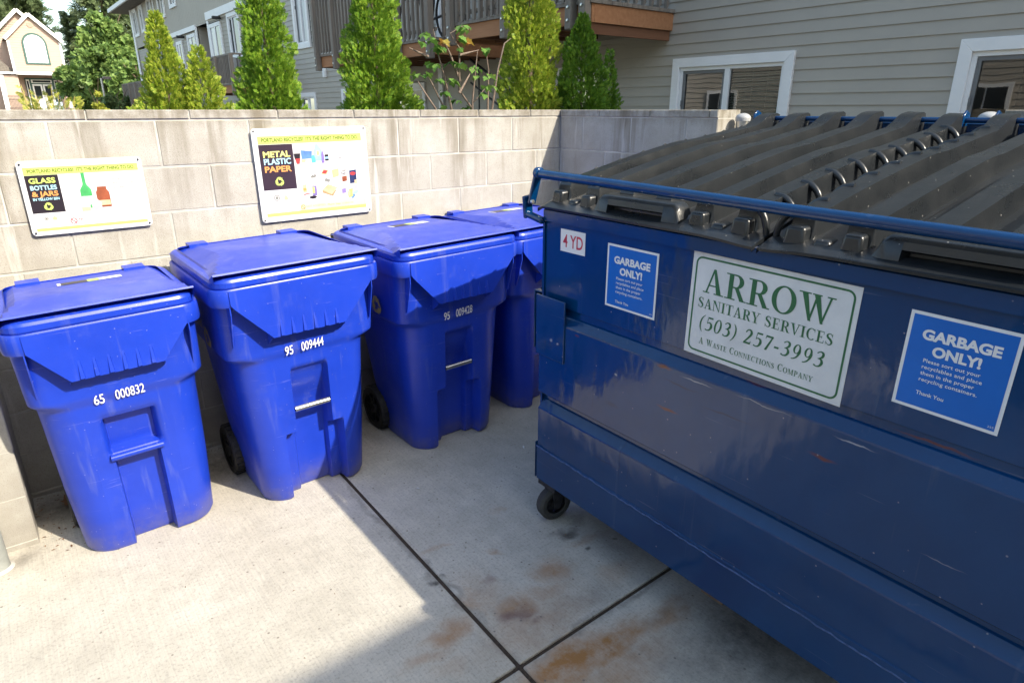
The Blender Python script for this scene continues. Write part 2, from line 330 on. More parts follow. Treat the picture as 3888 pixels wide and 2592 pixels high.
# ------------------------------------------------------------------ geometry helpers
class MB:
    def __init__(s): s.v = []; s.f = []; s.mi = []
    def add(s, verts, faces, mi=0):
        o = len(s.v); s.v += [tuple(p) for p in verts]
        for f in faces: s.f.append(tuple(i + o for i in f)); s.mi.append(mi)
        return s
    def box(s, a, b, mi=0):
        x0, y0, z0 = (min(p, q) for p, q in zip(a, b)); x1, y1, z1 = (max(p, q) for p, q in zip(a, b))
        return s.add([(x0,y0,z0),(x1,y0,z0),(x1,y1,z0),(x0,y1,z0),(x0,y0,z1),(x1,y0,z1),(x1,y1,z1),(x0,y1,z1)],
              [(0,3,2,1),(4,5,6,7),(0,1,5,4),(1,2,6,5),(2,3,7,6),(3,0,4,7)], mi)
    def bar(s, p, q, w, h, up=(0, 0, 1), mi=0):
        p, q = Vector(p), Vector(q); d = (q - p).normalized(); side = d.cross(Vector(up))
        if side.length < 1e-4: side = d.cross(Vector((1, 0, 0)))
        side.normalize(); u = side.cross(d).normalized()
        vs = [e + side * a * w / 2 + u * c * h / 2 for e in (p, q) for a, c in ((-1,-1),(1,-1),(1,1),(-1,1))]
        return s.add(vs, [(0,1,2,3),(7,6,5,4),(0,4,5,1),(1,5,6,2),(2,6,7,3),(3,7,4,0)], mi)
    def tube(s, pts, r, seg=10, mi=0, cap=True):
        pts = [Vector(p) for p in pts]; n = len(pts); rs = r if isinstance(r, (list, tuple)) else [r] * n
        o = len(s.v); ref = None; vs = []
        for i, p in enumerate(pts):
            d = (pts[min(i + 1, n - 1)] - pts[max(i - 1, 0)]).normalized()
            if ref is None: ref = d.cross(Vector((0, 0, 1)) if abs(d.z) < 0.9 else Vector((1, 0, 0))).normalized()
            ref = (ref - d * ref.dot(d)).normalized(); w = d.cross(ref)
            for k in range(seg):
                a = 2 * math.pi * k / seg; vs.append(p + (ref * math.cos(a) + w * math.sin(a)) * rs[i])
        fs = [(i*seg+k, i*seg+(k+1)%seg, (i+1)*seg+(k+1)%seg, (i+1)*seg+k) for i in range(n-1) for k in range(seg)]
        if cap: fs += [tuple(range(seg))[::-1], tuple((n-1)*seg+k for k in range(seg))]
        return s.add(vs, fs, mi)
    def lathe(s, prof, c, axis='Z', seg=24, mi=0):
        vs = []; c = Vector(c)
        for r, h in prof:
            for k in range(seg):
                a = 2*math.pi*k/seg; x, y = r*math.cos(a), r*math.sin(a)
                vs.append(c + Vector({'Z': (x, y, h), 'X': (h, x, y), 'Y': (x, h, y)}[axis]))
        fs = [(i*seg+k, i*seg+(k+1)%seg, (i+1)*seg+(k+1)%seg, (i+1)*seg+k) for i in range(len(prof)-1) for k in range(seg)]
        return s.add(vs, fs, mi)
    def prism(s, poly, fr, d0, d1, mi=0):
        """polygon in the frame's plane, between offsets d0 and d1 along its normal"""
        k = len(poly); vs = [fr(x, y, d0) for x, y in poly] + [fr(x, y, d1) for x, y in poly]
        fs = [tuple(range(k))[::-1], tuple(range(k, 2*k))] + [(i, (i+1)%k, k+(i+1)%k, k+i) for i in range(k)]
        return s.add(vs, fs, mi)
    def build(s, name, mats, parent=None, smooth=None, bevel=0.0, seg=2):
        me = bpy.data.meshes.new(name); me.from_pydata(s.v, [], s.f)
        if not isinstance(mats, (list, tuple)): mats = [mats]
        for m in mats: me.materials.append(m)
        if any(s.mi): me.polygons.foreach_set('material_index', s.mi)
        bm = bmesh.new(); bm.from_mesh(me)
        bmesh.ops.recalc_face_normals(bm, faces=bm.faces); bm.to_mesh(me); bm.free()
        o = bpy.data.objects.new(name, me); COL.objects.link(o)
        if parent: o.parent = parent
        if smooth is not None:
            me.polygons.foreach_set('use_smooth', [True] * len(me.polygons))
            try: me.set_sharp_from_angle(angle=R(smooth))
            except Exception: pass
        if bevel:
            b = o.modifiers.new('bevel', 'BEVEL'); b.width = bevel; b.segments = seg; b.limit_method = 'ANGLE'; b.angle_limit = R(40)
            if smooth is None:
                me.polygons.foreach_set('use_smooth', [True] * len(me.polygons))
                try: me.set_sharp_from_angle(angle=R(60))
                except Exception: pass
        return o
def frame(o, u, v, n):
    o, u, v, n = Vector(o), Vector(u), Vector(v), Vector(n)
    return lambda x, y, d=0.0: o + u * x + v * y + n * d
def thing(name, loc=(0, 0, 0), rz=0.0):
    e = bpy.data.objects.new(name, None); e.location = loc; e.rotation_euler = (0, 0, rz); e.empty_display_size = 0.1
    COL.objects.link(e); return e
def tag(o, label, cat, group=None):
    o['label'] = label; o['category'] = cat
    if group: o['group'] = group
    return o
def struct(o, kind='structure'): o['kind'] = kind; return o
def copy_tree(o, parent=None):
    c = o.copy(); COL.objects.link(c)
    if parent: c.parent = parent
    for ch in list(o.children): copy_tree(ch, c)
    return c
def raw_mesh(name, V, F, mat, parent=None):
    """V (n,3) float array, F (m,k) int array, one k"""
    me = bpy.data.meshes.new(name); n, (m, k) = len(V), F.shape
    me.vertices.add(n); me.vertices.foreach_set('co', V.astype(np.float32).ravel())
    me.loops.add(m * k); me.loops.foreach_set('vertex_index', F.astype(np.int32).ravel())
    me.polygons.add(m); me.polygons.foreach_set('loop_start', np.arange(0, m * k, k, dtype=np.int32))
    me.update(calc_edges=True); me.materials.append(mat)
    o = bpy.data.objects.new(name, me); COL.objects.link(o)
    if parent: o.parent = parent
    return o

# lettering -------------------------------------------------------------------------------------
_cache = {}
def glyphs(body, bold=0.0, shear=0.0, space=1.0):
    key = (body, bold, shear, space)
    if key in _cache: return _cache[key]
    cu = bpy.data.curves.new("txt", 'FONT'); cu.body = body; cu.size = 1; cu.offset = bold; cu.shear = shear; cu.space_character = space
    cu.resolution_u = 4; cu.fill_mode = 'FRONT'
    o = bpy.data.objects.new("txt", cu); COL.objects.link(o)
    bpy.context.view_layer.update()
    dg = bpy.context.evaluated_depsgraph_get(); me = bpy.data.meshes.new_from_object(o.evaluated_get(dg))
    vs = [(v.co.x, v.co.y) for v in me.vertices]; fs = [tuple(p.vertices) for p in me.polygons]
    bpy.data.objects.remove(o); bpy.data.curves.remove(cu); bpy.data.meshes.remove(me)
    _cache[key] = (vs, fs); return vs, fs
def text(mb, body, fr, x, y, w, h, d, mi=0, bold=0.0, shear=0.0, space=1.0):
    """line of lettering fitted into the box x..x+w, y..y+h (cap height) of a frame"""
    vs, fs = glyphs(body, bold, shear, space)
    xs = [p[0] for p in vs]; ys = [p[1] for p in vs]
    ref = glyphs("H", bold)[0]; cap = max(p[1] for p in ref)
    x0, x1 = min(xs), max(xs)
    mb.add([fr(x + (p[0]-x0)/(x1-x0)*w, y + p[1]/cap*h, d) for p in vs], fs, mi)
# hand-drawn serif capitals for the painted company sign
def _ring(cx, cy, rx, ry, tx, ty, a0, a1, n=18):
    A = [R(a0 + (a1-a0)*i/n) for i in range(n+1)]
    return [[(cx+rx*math.cos(a), cy+ry*math.sin(a)), (cx+rx*math.cos(b), cy+ry*math.sin(b)),
             (cx+(rx-tx)*math.cos(b), cy+(ry-ty)*math.sin(b)), (cx+(rx-tx)*math.cos(a), cy+(ry-ty)*math.sin(a))] for a, b in zip(A, A[1:])]
def _r(x0, y0, x1, y1): return [(x0,y0),(x1,y0),(x1,y1),(x0,y1)]
def _brush(pts, ws):
    out = []; P = [Vector((*p, 0)) for p in pts]; n = len(P); L_, R_ = [], []
    for i in range(n):
        d = (P[min(i+1,n-1)] - P[max(i-1,0)]).normalized(); nn = Vector((-d.y, d.x, 0))
        L_.append(P[i] + nn*ws[i]/2); R_.append(P[i] - nn*ws[i]/2)
    for i in range(n-1): out.append([(R_[i].x,R_[i].y),(R_[i+1].x,R_[i+1].y),(L_[i+1].x,L_[i+1].y),(L_[i].x,L_[i].y)])
    return out
def _curve(pts, n=5):
    """Catmull-Rom through points"""
    out = []
    P = [pts[0]] + list(pts) + [pts[-1]]
    for i in range(1, len(P)-2):
        for k in range(n):
            t = k/n; a, b, c, d = P[i-1], P[i], P[i+1], P[i+2]
            out.append(tuple(0.5*((2*b[j])+(-a[j]+c[j])*t+(2*a[j]-5*b[j]+4*c[j]-d[j])*t*t+(-a[j]+3*b[j]-3*c[j]+d[j])*t**3) for j in range(len(b))))
    out.append(tuple(pts[-1])); return out
def _cb(pts): c = _curve(pts); return _brush([(p[0], p[1]) for p in c], [p[2] for p in c])
T_, t_, s_ = 0.17, 0.055, 0.045
SERIF = {
 'A': (0.82, [[(.10,0),(.165,0),(.44,1),(.37,1)], [(.37,1),(.46,1),(.75,0),(.55,0)], _r(.2,.3,.6,.35), _r(0,0,.27,s_), _r(.45,0,.84,s_)]),
 'R': (0.80, [_r(.12,0,.29,1), _r(0,0,.41,s_), _r(0,1-s_,.3,1), _r(.29,1-t_,.42,1), _r(.29,.46,.42,.46+t_)] + _ring(.40,.73,.29,.27,T_,t_,-90,90) + [[(.36,.48),(.52,.48),(.76,.03),(.60,.0)], _r(.58,0,.84,s_)]),
 'O': (0.86, _ring(.43,.5,.42,.52,T_,t_,0,360,32)),
 'W': (1.12, [[(.06,1),(.25,1),(.46,.0),(.37,0)], [(.37,0),(.43,0),(.60,1),(.53,1)], [(.45,1),(.64,1),(.85,0),(.76,0)], [(.76,0),(.82,0),(1.03,1),(.965,1)], _r(-.03,1-s_,.36,1), _r(.40,1-s_,.70,1), _r(.86,1-s_,1.13,1)]),
 'S': (0.60, _cb([(.50,.80,.05),(.40,.95,.06),(.25,.96,.08),(.12,.84,.13),(.15,.66,.17),(.32,.53,.18),(.46,.38,.18),(.50,.22,.14),(.40,.06,.08),(.24,.035,.06),(.08,.18,.05)]) + [_r(.49,.70,.52,1), _r(.04,0,.07,.32)]),
 'N': (0.84, [_r(.10,0,.155,1), _r(.68,0,.735,1), [(.06,1),(.26,1),(.735,.0),(.68,0)], _r(0,0,.26,s_), _r(.56,1-s_,.86,1), _r(0,1-s_,.2,1)]),
 'I': (0.42, [_r(.12,0,.29,1), _r(0,0,.41,s_), _r(0,1-s_,.41,1)]),
 'T': (0.72, [_r(.27,0,.44,1), _r(.15,0,.56,s_), _r(0,1-t_,.71,1), _r(0,.76,.035,1), _r(.675,.76,.71,1)]),
 'Y': (0.80, [_r(.30,0,.47,.45), [(.05,1),(.24,1),(.46,.42),(.31,.42)], [(.40,.40),(.46,.46),(.73,1),(.66,1)], _r(.18,0,.59,s_), _r(-.04,1-s_,.34,1), _r(.54,1-s_,.84,1)]),
 'E': (0.70, [_r(.12,0,.29,1), _r(0,0,.64,t_), _r(0,1-t_,.62,1), _r(.29,.48,.48,.48+t_), _r(.61,0,.645,.27), _r(.585,.74,.62,1), _r(.45,.38,.48,.64)]),
 'V': (0.80, [[(.05,1),(.24,1),(.47,0),(.38,0)], [(.38,0),(.44,0),(.73,1),(.665,1)], _r(-.04,1-s_,.34,1), _r(.55,1-s_,.84,1)]),
 'C': (0.74, _ring(.42,.5,.41,.52,T_,t_,48,312,28) + [_r(.66,.70,.69,1)]),
 'P': (0.70, [_r(.12,0,.29,1), _r(0,0,.41,s_), _r(0,1-s_,.3,1), _r(.29,1-t_,.40,1), _r(.29,.42,.40,.42+t_)] + _ring(.38,.71,.29,.29,T_,t_,-90,90)),
 'M': (1.02, [_r(.10,0,.155,1), _r(.74,0,.91,1), [(.06,1),(.25,1),(.52,.05),(.44,.0)], [(.44,0),(.50,0),(.80,1),(.74,1)], _r(0,0,.26,s_), _r(.62,0,1.03,s_), _r(0,1-s_,.2,1), _r(.74,1-s_,1.03,1)]),
 '5': (0.58, _cb([(.13,.52,.05),(.28,.60,.08),(.44,.50,.14),(.48,.30,.17),(.40,.10,.12),(.24,.03,.07),(.07,.08,.09)]) + [_r(.12,.5,.165,.98), _r(.12,.87,.50,.98)]),
 '0': (0.60, _ring(.29,.5,.27,.5,.13,t_,0,360,26)),
 '3': (0.58, _cb([(.07,.84,.07),(.22,.97,.07),(.40,.90,.13),(.42,.70,.15),(.28,.55,.08),(.18,.53,.05)]) + _cb([(.2,.53,.05),(.38,.50,.10),(.48,.30,.16),(.40,.09,.12),(.22,.03,.07),(.06,.10,.10)])),
 '2': (0.60, _cb([(.07,.76,.08),(.18,.95,.08),(.36,.94,.12),(.45,.74,.16),(.34,.46,.13),(.10,.08,.09)]) + [_r(.06,0,.53,.13), _r(.50,0,.54,.24)]),
 '7': (0.58, [_r(.06,.86,.54,.98), [(.44,.90),(.54,.95),(.32,0),(.16,0)], _r(.06,.74,.10,.98)]),
 '9': (0.60, _ring(.27,.68,.23,.31,.12,.05,0,360,22) + _cb([(.46,.66,.13),(.46,.45,.14),(.36,.18,.10),(.18,.03,.07),(.08,.03,.06)])),
 '(': (0.36, _cb([(.32,1.05,.03),(.14,.80,.09),(.08,.45,.11),(.14,.10,.09),(.32,-.18,.03)])),
 ')': (0.36, _cb([(.03,1.05,.03),(.20,.80,.09),(.26,.45,.11),(.20,.10,.09),(.03,-.18,.03)])),
 '-': (0.42, [_r(.06,.30,.36,.42)]), ' ': (0.34, []),
}
def serif(mb, body, fr, x, y, w, h, d, shear=0.0, caps=None, gap=0.05, mi=0):
    adv = 0; polys = []
    for i, ch in enumerate(body):
        k = 1.0
        if caps and ch != ' ' and not caps[i]: k = 0.78
        a, pl = SERIF[ch]
        for p in pl: polys.append([(adv + px*k + shear*py*k, py*k) for px, py in p])
        adv += (a + gap) * k
    adv -= gap
    for q, p in enumerate(polys):
        dd = d + 0.00004 * (q % 7)
        mb.add([fr(x + px/adv*w, y + py*h, dd) for px, py in p], [tuple(range(len(p)))], mi)

def recycle(mb, fr, cx, cy, s, d, mi=0):
    """three chasing arrows"""
    for k in range(3):
        a = R(90 + 120*k); b = a + R(120)
        rot = lambda x, y: (cx + s*(x*math.cos(a)-y*math.sin(a)), cy + s*(x*math.sin(a)+y*math.cos(a)))
        # drawn with the corner at angle 0, band along one side with an arrow head
        band = [(.98,-.30),(.72,.20),(.30,.0),(.52,-.48)]
        fold = [(.98,-.30),(.98,.24),(.80,.50),(.72,.20)]
        arm = [(.80,.50),(.15,.88),(-.02,.58),(.55,.22)]
        head = [(.26,1.06),(-.32,.72),(.02,.36)]
        for q, p in enumerate((band, fold, arm, head)):
            mb.add([fr(*rot(x*.8, y*.8), d + 0.00005*q + .00003*k) for x, y in p], [tuple(range(len(p)))], mi)

# ================================================================== THE SETTING
# ground: one wide sheet, then a drive and the concrete pad
struct(MB().add([(-400,-400,-.03),(500,-400,-.03),(500,500,-.03),(-400,500,-.03)], [(0,1,2,3)]).build("ground", M['soil']))
struct(MB().add([(-14,-60,-.012),(-.1,-60,-.012),(-.1,80,-.012),(-14,80,-.012)], [(0,1,2,3)]).build("drive", M['asphalt']))
jx = lambda y: 1.021 + 0.031 * (y - 1.265)
jy = lambda x: 1.265 + 0.013 * (x - 1.018)
pad = MB(); g = .008
def slab(p): pad.prism(p, frame((0,0,0),(1,0,0),(0,1,0),(0,0,1)), -.1, 0.0)
slab([(-1.3,jy(-1.3)+g),(jx(1.27)-g,jy(1.02)+g),(jx(3.6)-g,3.6),(-1.3,3.6)])
slab([(jx(1.27)+g,jy(1.02)+g),(5.2,jy(5.2)+g),(5.2,3.6),(jx(3.6)+g,3.6)])
slab([(-1.3,-6),(jx(-6)-g,-6),(jx(1.25)-g,jy(1.02)-g),(-1.3,jy(-1.3)-g)])
slab([(jx(-6)+g,-6),(5.2,-6),(5.2,jy(5.2)-g),(jx(1.25)+g,jy(1.02)-g)])
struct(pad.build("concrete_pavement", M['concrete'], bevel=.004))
jf = MB()
jf.add([(jx(-6)-.02,-6,-.006),(jx(-6)+.02,-6,-.006),(jx(3.6)+.02,3.6,-.006),(jx(3.6)-.02,3.6,-.006)], [(0,1,2,3)])
jf.add([(-1.3,jy(-1.3)-.02,-.009),(5.2,jy(5.2)-.02,-.009),(5.2,jy(5.2)+.02,-.009),(-1.3,jy(-1.3)+.02,-.009)], [(0,1,2,3)])
struct(jf.build("pavement_joint", M['filler']))

# block walls ---------------------------------------------------------------------------------
BL = 0.4064; CH = 0.2032; ZT = 1.692; CAP = 0.043
def block_run(name, p0, p1, nrm, joint, thick=.194, label=None):
    """wall of blocks between p0 and p1 (plan points on the visible face); joint = distance along of one full joint in the course under the cap"""
    root = thing(name, (0, 0, 0)); p0 = Vector((*p0, 0)); p1 = Vector((*p1, 0)); d = (p1-p0); Lr = d.length; d.normalize()
    nrm = Vector(nrm); mb = MB(); mo = MB(); fr = frame(p0, d, (0,0,1), nrm)
    jt = .0027
    def blk(a, b, z0, z1, out=0.0):
        o = random.uniform(-.0012, .0012) + out
        a += jt; b -= jt
        if b - a < .02: return
        ch = .004
        f = [(a,z0),(b,z0),(b,z1),(a,z1)]; i = [(a+ch,z0+ch),(b-ch,z0+ch),(b-ch,z1-ch),(a+ch,z1-ch)]
        vs = [fr(x,y,o-ch) for x,y in f] + [fr(x,y,o) for x,y in i] + [fr(x,y,-thick) for x,y in f]
        mb.add(vs, [(4,5,6,7),(0,1,5,4),(1,2,6,5),(2,3,7,6),(3,0,4,7),(0,8,9,1),(1,9,10,2),(2,10,11,3),(3,11,8,0),(11,10,9,8)])
    def course(z0, z1, off, out=0.0):
        x = (joint + off) % BL - BL
        while x < Lr:
            a, b = max(0, x), min(Lr, x+BL)
            blk(a, b, z0+jt, z1-jt, out); x += BL
    course(ZT-CAP, ZT+jt, BL*.36, .004)
    z = ZT-CAP; k = 0
    while z > 0.005:
        course(max(z-CH, -.05), z, 0 if k % 2 == 0 else BL/2); z -= CH; k += 1
    mo.box(fr(.004,-.05,-.0032), fr(Lr-.004, ZT-.004, -thick+.004))
    wl = mb.build("blocks", M['block'], root); mr = mo.build("mortar", M['mortar'], root)
    return root
w = block_run("block_wall", (-.344, 3.4025), (3.13, 3.4025), (0,-1,0), (2.664+.344) % BL)
tag(w, "long sunlit grey concrete block wall behind the blue bins, carrying two recycling signs", "wall")
w = block_run("block_wall", (3.067, 3.397), (3.067, 2.165), (-1,0,0), 3.397-3.1789)
tag(w, "shaded stained block wall at right angles behind the dumpster's far corner", "wall")
w = block_run("block_wall", (3.067, .903), (3.067, -2.2), (-1,0,0), .1)
tag(w, "dark block wall end beside the right window, mostly behind the dumpster lids", "wall")
w = block_run("block_wall", (-.150, 2.985), (-.150, 3.397), (1,0,0), .2, thick=.19)
tag(w, "short sunlit block stub wall at the left edge beside the leftmost bin", "wall")

# gate posts
def gate_post(x, y, r, h, label, mat, dome=True):
    root = thing("gate_post", (x, y, 0)); mb = MB()
    mb.lathe([(0,-.05),(r,-.05),(r,h-.03),(0,h-.03)], (0,0,0), seg=28)
    mb.build("pole", mat, root, smooth=40)
    if dome:
        c = MB(); c.lathe([(r+.004,h-.045),(r+.006,h-.03)] + [((r+.006)*math.cos(a), h-.03 + (r*.75)*math.sin(a)) for a in [R(q) for q in range(10, 91, 10)]], (0,0,0), seg=28)
        c.build("dome_cap", M['domecap'], root, smooth=50)
    f = MB(); f.lathe([(r+.012,0.0),(r+.014,.004),(r+.001,.012)], (0,0,0), seg=20); f.build("footing", M['mortar'], root, smooth=60)
    tag(root, label, "post")
gate_post(3.205, 2.11, .034, 1.680, "dome capped steel gate post at the end of the stained shaded block wall", M['steel'])
gate_post(3.15, .972, .034, 1.690, "dome capped steel gate post in front of the right window", M['steel'])
gate_post(-.292, 2.885, .042, 1.67, "grey steel pipe post in the bottom left corner beside the stub wall", plain("painted_gray_steel", (0.27,0.285,0.27), 0.5, var=.2, scale=15))

# lap siding ----------------------------------------------------------------------------------
def siding(mb, xh, y0, y1, z0, z1, holes=(), exp=.1016, proud=.013, jitter=True):
    """clapboards on the plane x = xh facing -x; holes are (y0,y1,z0,z1)"""
    z = z0
    while z < z1 - 1e-4:
        zt = min(z+exp, z1); iv = [(y0, y1)]
        for (a, b, c, d) in holes:
            if d > z+.02 and c < zt-.02:
                nv = []
                for (p, q) in iv:
                    if b <= p or a >= q: nv.append((p, q)); continue
                    if a > p: nv.append((p, a))
                    if b < q: nv.append((b, q))
                iv = nv
        for (p, q) in iv:
            cuts = [p]
            if jitter and q - p > 2.5: cuts.append(random.uniform(p+.6, q-.6))
            cuts.append(q)
            for i, (a, b) in enumerate(zip(cuts, cuts[1:])):
                e = .0012 * (i % 2)
                mb.add([(xh-proud-e,a,z),(xh-proud-e,b,z),(xh-.002-e,b,zt),(xh-.002-e,a,zt),(xh+.004,a,z),(xh+.004,b,z)], [(0,1,2,3),(4,5,1,0)])
        z += exp

def slider_window(root, xh, y0, y1, z0, z1, trim=.09, mull=None, blinds=False, screen_left=True, detail=True, room=True, pane=None):
    """sliding window on the plane x = xh; y0 > y1 (viewer's left to right); outer trim box y0..y1, z0..z1"""
    hi, lo = max(y0,y1), min(y0,y1)
    t = MB(); x0 = xh-.038
    for p in ([(hi,z1),(lo,z1),(lo+trim,z1-trim),(hi-trim,z1-trim)], [(lo,z1),(lo,z0),(lo+trim,z0+trim),(lo+trim,z1-trim)],
              [(lo,z0),(hi,z0),(hi-trim,z0+trim),(lo+trim,z0+trim)], [(hi,z0),(hi,z1),(hi-trim,z1-trim),(hi-trim,z0+trim)]):
        t.prism(p, frame((x0,0,0),(0,1,0),(0,0,1),(1,0,0)), 0, .045)
    o = t.build("window", M['trim'], root, bevel=.003 if detail else 0)
    a, b, c, d = lo+trim, hi-trim, z0+trim, z1-trim
    f = MB(); w_ = .034; xf = xh-.012
    def ring(m, p, q, r, s, w, xa, xb, mi=0):
        m.box((xa,p,s-w),(xb,q,s),mi); m.box((xa,p,r),(xb,q,r+w),mi); m.box((xa,p,r+w),(xb,p+w,s-w),mi); m.box((xa,q-w,r+w),(xb,q,s-w),mi)
    ring(f, a, b, c, d, w_, xf, xf+.05)
    m_ = mull if mull is not None else (a+b)/2
    f.box((xf-.004, m_-.030, c+w_),(xf+.03, m_+.030, d-w_))
    f.build("sash_frame", M['trim'], o, bevel=.002 if detail else 0)
    s = MB(); ring(s, m_+.03, b-w_, c+w_, d-w_, .03, xf+.012, xf+.026)
    s.box((xf-.004, b-w_-.014, (c+d)/2+.10),(xf+.01, b-w_-.004, (c+d)/2+.16))
    s.build("screen_frame", M['screen'], o)
    gl = MB(); gl.add([(xf+.020,a+w_,c+w_),(xf+.020,m_-.03,c+w_),(xf+.020,m_-.03,d-w_),(xf+.020,a+w_,d-w_)], [(0,1,2,3)])
    gl.add([(xf+.030,m_+.03,c+w_),(xf+.030,b-w_,c+w_),(xf+.030,b-w_,d-w_),(xf+.030,m_+.03,d-w_)], [(0,1,2,3)])
    gl.build("pane", pane or M['glass'], o)
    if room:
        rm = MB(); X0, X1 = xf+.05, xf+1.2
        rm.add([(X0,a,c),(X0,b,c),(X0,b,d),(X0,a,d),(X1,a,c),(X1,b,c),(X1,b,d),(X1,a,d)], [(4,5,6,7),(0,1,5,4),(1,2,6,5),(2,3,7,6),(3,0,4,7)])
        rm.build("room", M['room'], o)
    if blinds:
        bl = MB(); z = c+.05
        while z < d-.03:
            bl.add([(xf+.075,a+.02,z),(xf+.075,m_-.01,z),(xf+.095,m_-.01,z+.019),(xf+.095,a+.02,z+.019)], [(0,1,2,3)]); z += .0245
        for q in (a+.2, m_-.25): bl.box((xf+.068,q,c+.04),(xf+.070,q+.004,d-.03))
        bl.build("blind", M['blind'], o)
    return o

XH = 6.0
# --- near house
house = thing("gray_house", (XH, 3.5, 0))
tag(house, "gray lap-sided house behind the dumpster with two white framed windows and wooden balconies", "house")
def hang(o):  # parts are modelled in world coordinates and hung on a house's Empty
    if o.parent.type == 'EMPTY': o.matrix_parent_inverse = Matrix.Translation(-o.parent.location)
    return o
H = hang
holes = [(3.473+.05,4.851-.05,1.10,2.198-.05),(.761+.05,2.139-.05,1.10,2.19-.05),(5.82+.05,6.83-.05,1.2,2.19-.05),(9.97+.05,11.1-.05,1.2,2.12-.05),
         (12.2+.05,13.25-.05,1.2,2.085-.05),(15.0-.45,15.45,2.98+.05,4.3),(14.6+.05,15.5-.05,1.2,2.05-.05)]
sd = MB(); siding(sd, XH, -4.0, 16.3, -.2, 6.0, holes)
sd.box((XH+.012,-4.0,-.2),(XH+.014,16.3,1.0)); sd.box((XH+.012,-4,2.5),(XH+.014,14,6.0))
sd.box((XH+1.35,-4.0,-.2),(XH+8.0,16.3,6.0)); 
H(sd.build("siding", M['siding'], house))
for args in [dict(y0=4.851,y1=3.473,z0=1.05,z1=2.198,mull=4.178,blinds=True), dict(y0=2.139,y1=.761,z0=1.05,z1=2.19,mull=1.45,blinds=False),
             dict(y0=6.83,y1=5.82,z0=1.15,z1=2.19), dict(y0=11.1,y1=9.97,z0=1.15,z1=2.12), dict(y0=13.25,y1=12.2,z0=1.15,z1=2.085),
             dict(y0=15.55,y1=14.6,z0=1.15,z1=2.05)]:
    H(slider_window(house, XH, **args))
H(slider_window(house, XH, 15.47, 14.62, 2.95, 4.35, trim=.10, pane=M['bright_glass']))
cb = MB(); cb.box((XH-.05,9.40,-.1),(XH-.014,9.52,5.9)); H(cb.build("corner_board", M['trim'], house))
vt = MB(); vt.box((XH-.06,13.93,2.33),(XH-.01,14.06,2.50)); H(vt.build("vent_box", M['trim'], house, bevel=.01))
rf = MB(); rf.prism([(XH-.3,5.95),(XH-.3,6.07),(XH+4.2,8.4),(XH+8.5,6.07),(XH+8.5,5.95)], frame((0,0,0),(1,0,0),(0,0,1),(0,1,0)), -4.3, 16.6)
H(rf.build("roof", M['roof'], house))
ek = MB(); ek.box((XH-.03,5.0,2.40),(XH-.016,9.4,2.455)); H(ek.build("deck_ledger", M['siding'], house))

def balcony(root, x0, x1, ya, yb, zb, h=.165, posts_y=(), rail_z=None, detail=True, fix=H, closed=(True, True), zlow=None):
    """deck hung on a house: outer fascia at x0, wall at x1, from ya (near) to yb (far), fascia bottom zb"""
    fz = MB(); zt = zb+h
    fz.box((x0,ya,zb),(x0+.04,yb,zt))
    if closed[0]: fz.box((x0+.043,ya,zb),(x1-.005,ya+.04,zt))
    if closed[1]: fz.box((x0+.043,yb-.04,zb),(x1-.005,yb,zt))
    b = fix(fz.build("balcony", M['cedar'], root, bevel=.003))
    j = MB(); y = ya+.30
    while y < yb-.2: j.box((x0+.043,y,zb+.002),(x1-.01,y+.038,zt-.008)); y += .40
    j.box((x0+.62,ya+.05,zb+.02),(x0+.655,yb-.05,zt-.02)); fix(j.build("joist", M['joist'], b))
    d = MB(); xx = x0-.025
    while xx < x1-.02: d.box((xx,ya-.02,zt),(min(xx+.135,x1-.012),yb+.02,zt+.034)); xx += .14
    fix(d.build("deck_board", M['greywood'], b))
    rt = zt+1.0 if rail_z is None else rail_z
    for y in posts_y:
        p = MB(); p.box((x0-.09,y-.045,zb-.05),(x0-.002,y+.045,rt+.02)); fix(p.build("post", M['greywood'], b, bevel=.008))
        if detail:
            for z in (zb+.03, zb+h-.02):
                q = MB(); q.lathe([(0,-.1),(.010,-.1),(.017,-.095),(.017,-.089)], (x0-.002,y,z), 'X', 8)
                fix(q.build("bolt", M['steel'], b))
    r = MB(); r.box((x0-.035,ya,rt),(x0+.055,yb,rt+.036)); r.box((x0+.002,ya,zt+.11),(x0+.04,yb,zt+.15))
    r.box((x0+.02,ya-.01,rt+.001),(x1-.01,ya+.07,rt+.035)); fix(r.build("rail", M['greywood'], b))
    y = ya+.12
    def bal(x, y):
        s = MB(); s.prism([(0,zt+.03),(.036,zt+.065),(.036,rt-.001),(0,rt-.001)], frame((x,y,0),(1,0,0),(0,0,1),(0,1,0)), 0, .036); fix(s.build('baluster', M['greywood'], b))
    while y < yb-.08:
        if all(abs(y-q) > .07 for q in posts_y): bal(x0-.037, y)
        y += .118
    xx = x0+.14
    while xx < x1-.05: bal(xx, ya+.01); xx += .118
    return b
balcony(house, 4.8, XH, 4.91, 7.32, 2.475, posts_y=(4.96, 5.15, 6.20, 7.27))
bb = MB(); bb.box((4.78,4.935,2.38),(XH-.02,4.975,2.472)); H(bb.build("beam", M['joist'], house))
balcony(house, 4.8, XH, 7.72, 11.42, 2.36, h=.165, posts_y=(7.77, 8.6, 9.7, 10.66, 11.37))

